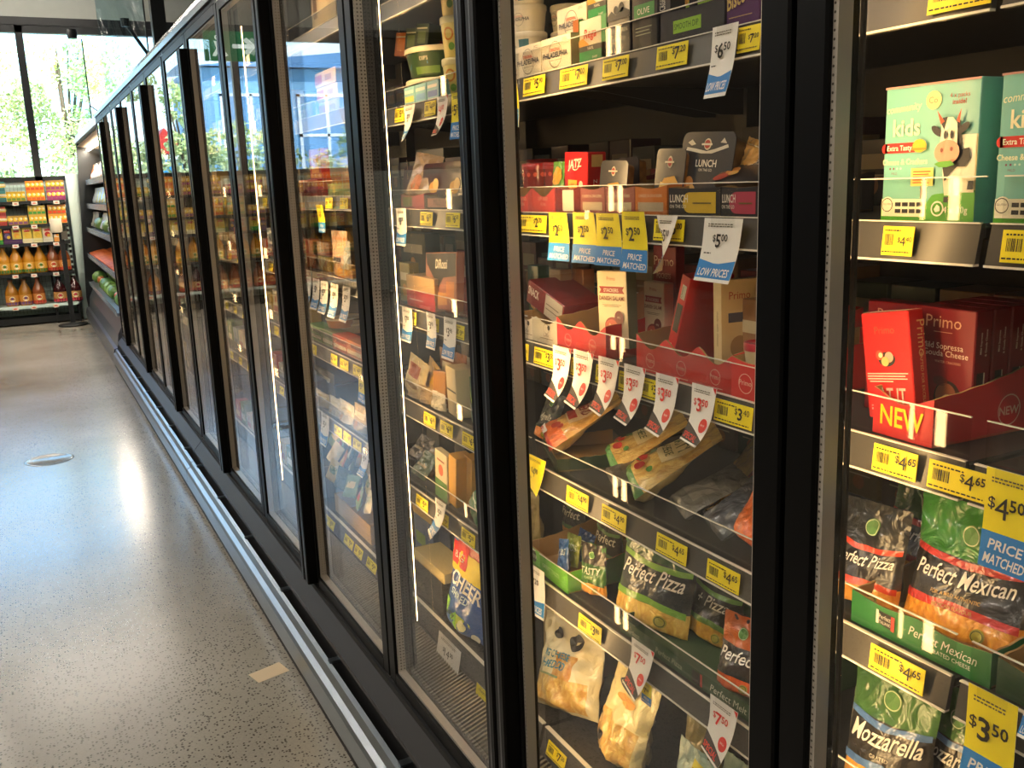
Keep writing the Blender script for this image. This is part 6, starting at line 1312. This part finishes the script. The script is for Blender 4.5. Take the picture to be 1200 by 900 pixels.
# ================================================================== OPEN PRODUCE CASE past the glass doors
t = empty('produce_case', (0, 0, 0)); tag(t, 'open fronted produce case with tilted shelves beyond the last glass door', 'display case')
Y0, Y1 = 9.86, 13.95
g = G(); g.prism([(.66, 0), (.655, .10), (.67, .16), (.70, .17), (.72, .30), (.78, .42), (.82, .44), (1.5, .44), (1.5, 0)], Y0, Y1, M('#6f7680', .3, .6), 'y'); g.build('base', t)
g = G(); g.box(1.5, 1.55, Y0, Y1, 0, 2.36, LINER); g.build('back_panel', t)
for y in (Y0, Y1 - .03):
    g = G(); g.prism([(.70, .0), (.68, .3), (.80, 2.36), (1.5, 2.36), (1.5, 0)] if y > 12 else [(.80, .44), (.86, 2.30), (1.5, 2.36), (1.5, .44)], y, y + .03, M('#22272b', .3) if y > 12 else CLEAR, 'y'); g.build('side_panel', t)
g = G(); g.face([(.90, Y0 + .1, 2.215), (.93, Y0 + .1, 2.20), (.93, Y1 - .1, 2.20), (.90, Y1 - .1, 2.215)][::-1], M('#fff0d8', .5, emit=110.0)); g.build('light_strip', t)
g = G(); g.prism([(.78, 2.30), (.80, 2.40), (1.5, 2.46), (1.5, 2.30)], Y0, Y1, M('#d8e2e2', .4), 'y'); g.prism([(.80, 2.26), (.84, 2.30), (1.2, 2.30), (1.1, 2.22)], Y0, Y1, M('#7a6a55', .5), 'y'); o = g.build('canopy', t); o['label'] = 'pale canopy of the produce case'
PS = [(1.80, .86, .04), (1.50, .84, .04), (1.20, .80, .06), (.86, .77, .10), (.50, .74, .14)]
for z, x, tl in PS:
    g = G(); g.prism([(x, z), (x, z - .03), (1.45, z - .03 + tl), (1.45, z + tl)], Y0 + .04, Y1 - .04, M('#8d979e', .3, .6), 'y'); g.prism([(x - .006, z - .035), (x - .012, z + .03), (x - .008, z + .03), (x, z - .03)], Y0 + .04, Y1 - .04, M('#b9c6d2', .25, .5), 'y'); g.build('shelf', t)
def produce(kind, c):
    g = G()
    if kind == 'bag':
        P = Pillow(.20, .20, .10, int(c[1:3], 16) % 50, crease=.012); Q = Pillow(.20, .20, .10, int(c[1:3], 16) % 50, crease=.012, side=-1); m = M(c, .3, kind='film')
        g.grid([[P(j / 12, i / 12) for j in range(13)] for i in range(13)], m); g.grid([[Q(1 - j / 12, i / 12) for j in range(13)] for i in range(13)], m); return g.build('salad_bag')
    if kind == 'round':
        g.lathe([(.004, .0)] + [(.05 * math.sin(PI * (k + 1) / 10) * (1 + .06 * math.sin(k)), .05 - .05 * math.cos(PI * (k + 1) / 10)) for k in range(9)] + [(.004, .096)], M(c, .35, coat=.4), 14); g.tube([(0, 0, .092), (.004, 0, .108)], .004, M('#4a6a2a', .6), 5); return g.build('fruit')
    if kind == 'carrot':
        g.tube([(0, -.10, .02), (0, .0, .022), (.004, .09, .02), (.006, .12, .02)], [.006, .018, .022, .010], M(c, .5), 8); return g.build('carrot')
    g.lathe([(.03, 0), (.07, .02), (.09, .07), (.075, .12), (.03, .15)], M(c, .6, kind='film'), 12); return g.build('leafy_head')
kinds = [[('bag', '#e0d8c8'), ('bag', '#f08a2a'), ('bag', '#d8c8a0'), ('bag', '#c8d0d8')], [('bag', '#c8d8c0'), ('bag', '#d8d048'), ('bag', '#a8b8b0')], [('bag', '#9aa8a8'), ('bag', '#b8c0b0'), ('leaf', '#6a8a3a')], [('carrot', '#d8702a'), ('carrot', '#c85a2a')], [('round', '#d8c03a'), ('round', '#c8502a'), ('leaf', '#7aa848'), ('leaf', '#5a8a3a'), ('round', '#b8883a')]]
rnd = random.Random(9); pc = {}
KN = {'bag': 'salad bag', 'round': 'fruit', 'carrot': 'carrot', 'leaf': 'leafy vegetable'}
CN = ['top', 'second', 'third', 'fourth', 'lowest']
for r, (z, x, tl) in enumerate(PS):
    y = Y0 + .16; st = {0: .205, 1: .205, 2: .205, 3: .06, 4: .19}[r]; ta = math.atan2(tl, 1.45 - x)
    while y < Y1 - .15:
        for dep in ((.10, .28) if r in (0, 1, 2) else (.11, .30)):
            kk, c = rnd.choice(kinds[r]); key = (kk, c)
            if key in pc: o = pc[key].copy(); COL.objects.link(o)
            else: o = produce(kk, c); pc[key] = o
            xx = x + dep
            zz = z + tl * dep / (1.45 - x) + (.016 if kk == 'bag' else .006)
            put(o, (xx, y, zz + (.0)), (-.04 if kk == 'bag' else ta, 0, FACE + (rnd.uniform(-.2, .2) if kk != 'carrot' else 0)))
            tag(o, '%s on the %s shelf of the open produce case' % ({'#f08a2a': 'orange ', '#d8d048': 'yellow '}.get(c, '') + KN[kk], CN[r]), KN[kk], '%s heaped on the %s produce shelf' % (KN[kk], CN[r]))
        y += st * rnd.uniform(.95, 1.1)
# produce signs: clear plastic blades over the fridges
ACR = glass_mat('blue_tinted_acrylic', (.60, .80, .86), .12, 1.9, 2.0, .3)
def blade(x0, x1, y, z0, z1, lb, edge=True):
    t = empty('blade_sign', (x0, y, z0)); tag(t, lb, 'hanging sign', None); w, h = x1 - x0, z1 - z0; g = G()
    rows = [[(w * i / 10, .012 * math.sin(i * .7 + k * .5), h * k / 14) for i in range(11)] for k in range(15)]
    g.grid(rows, ACR); g.build('sheet', t)
    g = G(); g.box(w - .004, w + .010, -.008, .008, 0, h, DKM); g.tube([(w, 0, h * .18), (w + .20, 0, -.02 + h * .02)], .008, DKM, 6); g.build('frame', t)
    return t
blade(.93, 1.37, 10.5, 2.46, 4.1, 'large clear plastic sheet hanging over the last fridge doors')
o = blade(.70, .915, 12.5, 2.50, 3.40, 'smaller clear plastic sheet with black edge by the window')
g = G(); g.lathe([(.05, -.05), (.06, 0), (.05, .05)], DKM, 14); s_ = g.build('round_clip', o); s_.location = (.12, -.02, .95)
g = G(); g.tube([(1.24, 11.0, 3.36), (1.66, 11.99, 3.02)], .02, DKM, 8); g.lathe([(.04, 3.32), (.045, 3.40)], DKM, 10, c=(1.24, 11.0)); o = g.build('sign_bracket'); tag(o, 'black diagonal bracket arm between the large sheet and the column', 'bracket')
# exit sign, seen mirrored
t = empty('exit_sign', (-.30, 8.6, 2.70)); tag(t, 'green exit sign with white arrow, seen mirrored in the glass', 'exit sign')
g = G(); g.box(-.24, .24, -.02, .02, 0, .24, M('#1f7a4c', .4, emit=.6)); W2 = M('#f2fff6', .4, emit=1.2); P = Flat((-.24, -.021, 0), (1, 0, 0), (0, 0, 1), .48, .24)
g.poly(P, [(.10, .5), (.26, .80), (.34, .72), (.26, .57), (.52, .57), (.52, .43), (.26, .43), (.34, .28), (.26, .20)], W2, 2)
g.disc(P, .78, .78, .08, W2, 2); g.poly(P, [(.68, .62), (.84, .66), (.80, .42), (.88, .16), (.82, .14), (.74, .36), (.66, .14), (.60, .18), (.70, .44)], W2, 2); g.build('panel', t)
g = G(); g.box(-.003, .003, -.003, .003, .24, 2.2, INK); g.build('hanger', t)

# ================================================================== OUTSIDE: forecourt, trees, blue building
g = G(); g.box(-40, 30, 14.55, 90, -.25, -.2, M('#b5b0a2', .9)); struct('ground_outside', g)
def leafmat(h):
    m = M(h, .6); return m
def tree(x, y, h, r, cz, c, label, group='trees outside the window', seed=1, n=2600, sq=1.0, trunk=True):
    t = empty('tree', (x, y, -.2)); tag(t, label, 'tree', group); rnd = random.Random(seed); g = G(); mats = [M(c, .6), M('#%02x%02x%02x' % tuple(min(255, int(int(c[i:i + 2], 16) * 1.25)) for i in (1, 3, 5)), .6)]
    blobs = [(rnd.gauss(0, .45) * r, rnd.gauss(0, .4) * r, cz + rnd.uniform(-1, 1) * (h - cz) * .75 * sq, rnd.uniform(.28, .5) * r) for _ in range(14)]
    for k in range(n):
        bx, by, bz, br = blobs[k % 14]; d = Vector((rnd.gauss(0, 1), rnd.gauss(0, 1), rnd.gauss(0, 1))).normalized() * br * rnd.uniform(.6, 1.05)
        p = Vector((bx, by, bz)) + d; a = Vector((rnd.uniform(-1, 1), rnd.uniform(-1, 1), rnd.uniform(-1, 1))).normalized(); b = a.orthogonal().normalized() ; s = rnd.uniform(.035, .075)
        g.face([p - a * s, p + b * s * .5, p + a * s, p - b * s * .5], mats[k % 2])
    g.build('foliage', t)
    if trunk:
        g = G(); g.tube([(0, 0, 0), (.03, 0, h * .35), (-.05, 0, h * .7)], [.10, .07, .03], M('#6a5a48', .8), 8)
        for k in range(4): g.tube([(0, 0, h * .4), (rnd.uniform(-.6, .6) * r, rnd.uniform(-.4, .4) * r, h * .75)], [.05, .015], M('#6a5a48', .8), 6)
        g.build('trunk', t)
    return t
tree(1.15, 22.5, 6.4, 1.35, 3.4, '#b9bf7a', 'tall yellow green tree seen directly through the far window', seed=2, n=7000)
tree(-1.0, 27, 3.7, .9, 2.3, '#b4bc78', 'low rounded tree at the left of the far window', seed=3, n=2600)
tree(4.2, 23, 4.4, 1.2, 2.8, '#7d8f3e', 'tree behind the column right of the far window', seed=4)
for i, (x, y, h, r, c) in enumerate(((-2.0, 22.5, 4.8, .8, '#b0b878'), (-4.0, 25, 3.6, .9, '#a9b273'), (-6.0, 22.5, 4.9, .9, '#b0b878'), (-8.4, 25, 3.8, 1.0, '#a9b273'), (-11, 23, 4.6, 1.2, '#a9b273'))):
    tree(x, y, h, r, 2.3, c, 'garden tree outside seen only mirrored in the fridge doors', 'mirrored trees', seed=10 + i, n=2400)
t = empty('hedge', (-4, 19.2, -.2)); tag(t, 'low green hedge outside below the windows', 'hedge'); rnd = random.Random(4); g = G(); mm = [M('#a4ae70', .6), M('#bcc48a', .6)]
for k in range(9000):
    p = Vector((rnd.uniform(-7, 6.5), rnd.uniform(-.5, .5), rnd.uniform(.2, 2.45) + .15 * math.sin(k))); a = Vector((rnd.uniform(-1, 1), rnd.uniform(-1, 1), rnd.uniform(-1, 1))).normalized(); b = a.orthogonal().normalized(); s = rnd.uniform(.05, .09)
    g.face([p - a * s, p + b * s * .5, p + a * s, p - b * s * .5], mm[k % 2])
g.build('foliage', t); g = G(); g.box(-7, 6.5, -.3, .3, 0, 2.2, M('#5f7032', .8)); g.build('core', t)
t = empty('building', (0, 0, -.2)); tag(t, 'blue clad building with white window frames, mirrored in the glass', 'building')
g = G(); g.box(-22, -5.6, 40, 48, 0, 6.6, M('#7fb0d2', .5)); g.build('wall', t)
g = G(); g.prism([(-22.4, 7.9), (-22.4, 8.3), (-5.2, 6.9), (-5.2, 6.5)], 39.4, 48.5, M('#dfe6ea', .5), 'x') if False else None
g = G()
for a in ((-22.4, 8.4, -5.2, 6.6),): g.face([(a[0], 39.5, a[1]), (a[2], 39.5, a[3]), (a[2], 39.5, a[3] + .45), (a[0], 39.5, a[1] + .45)], M('#e6ecef', .5)); g.face([(a[0], 39.5, a[1] + .45), (a[2], 39.5, a[3] + .45), (a[2], 48, a[3] + .45), (a[0], 48, a[1] + .45)], M('#e6ecef', .5)); g.face([(a[0], 39.5, a[1]), (a[0], 48, a[1]), (a[2], 48, a[3]), (a[2], 39.5, a[3])], M('#e6ecef', .5)); g.face([(a[0], 39.5, 6.6), (a[2], 39.5, 6.6), (a[2], 39.5, a[3]), (a[0], 39.5, a[1])], M('#5f8db8', .5))
g.build('roof', t)
for i in range(5):
    g = G(); x = -21 + 3.1 * i
    for q in (0, 1.15, 2.3): g.box(x + q, x + q + .12, 39.9, 40, .6, 5.6, M('#eef2f4', .4))
    for q in (.6, 2.2, 3.9, 5.5): g.box(x, x + 2.42, 39.9, 40, q, q + .12, M('#eef2f4', .4))
    w_ = g.build('window', t)
    g = G(); g.box(x + .1, x + 2.3, 39.93, 39.97, .7, 5.5, M('#6f9cc4', .15)); g.build('pane', w_)
t = empty('play_tower', (-2.4, 29.0, -.2)); tag(t, 'red, blue and yellow play tower outside, seen mirrored', 'play tower')
g = G(); g.prism([(-.55, 2.9), (.55, 2.9), (0, 3.6)], -.5, .5, M('#d8362a', .5), 'y'); g.build('roof', t)
for i, (z, c) in enumerate(((2.0, '#2f9ad0'), (1.2, '#f2c42a'), (.4, '#d8362a'))): g = G(); g.box(-.5, .5, -.48, .48, z + .2, z + .75, M(c, .5)); g.build('panel', t)
for sx in (-.5, .5):
    for sy in (-.45, .45): g = G(); g.tube([(sx, sy, 0), (sx, sy, 2.95)], .05, M('#f2c42a', .5), 8); g.build('post', t)
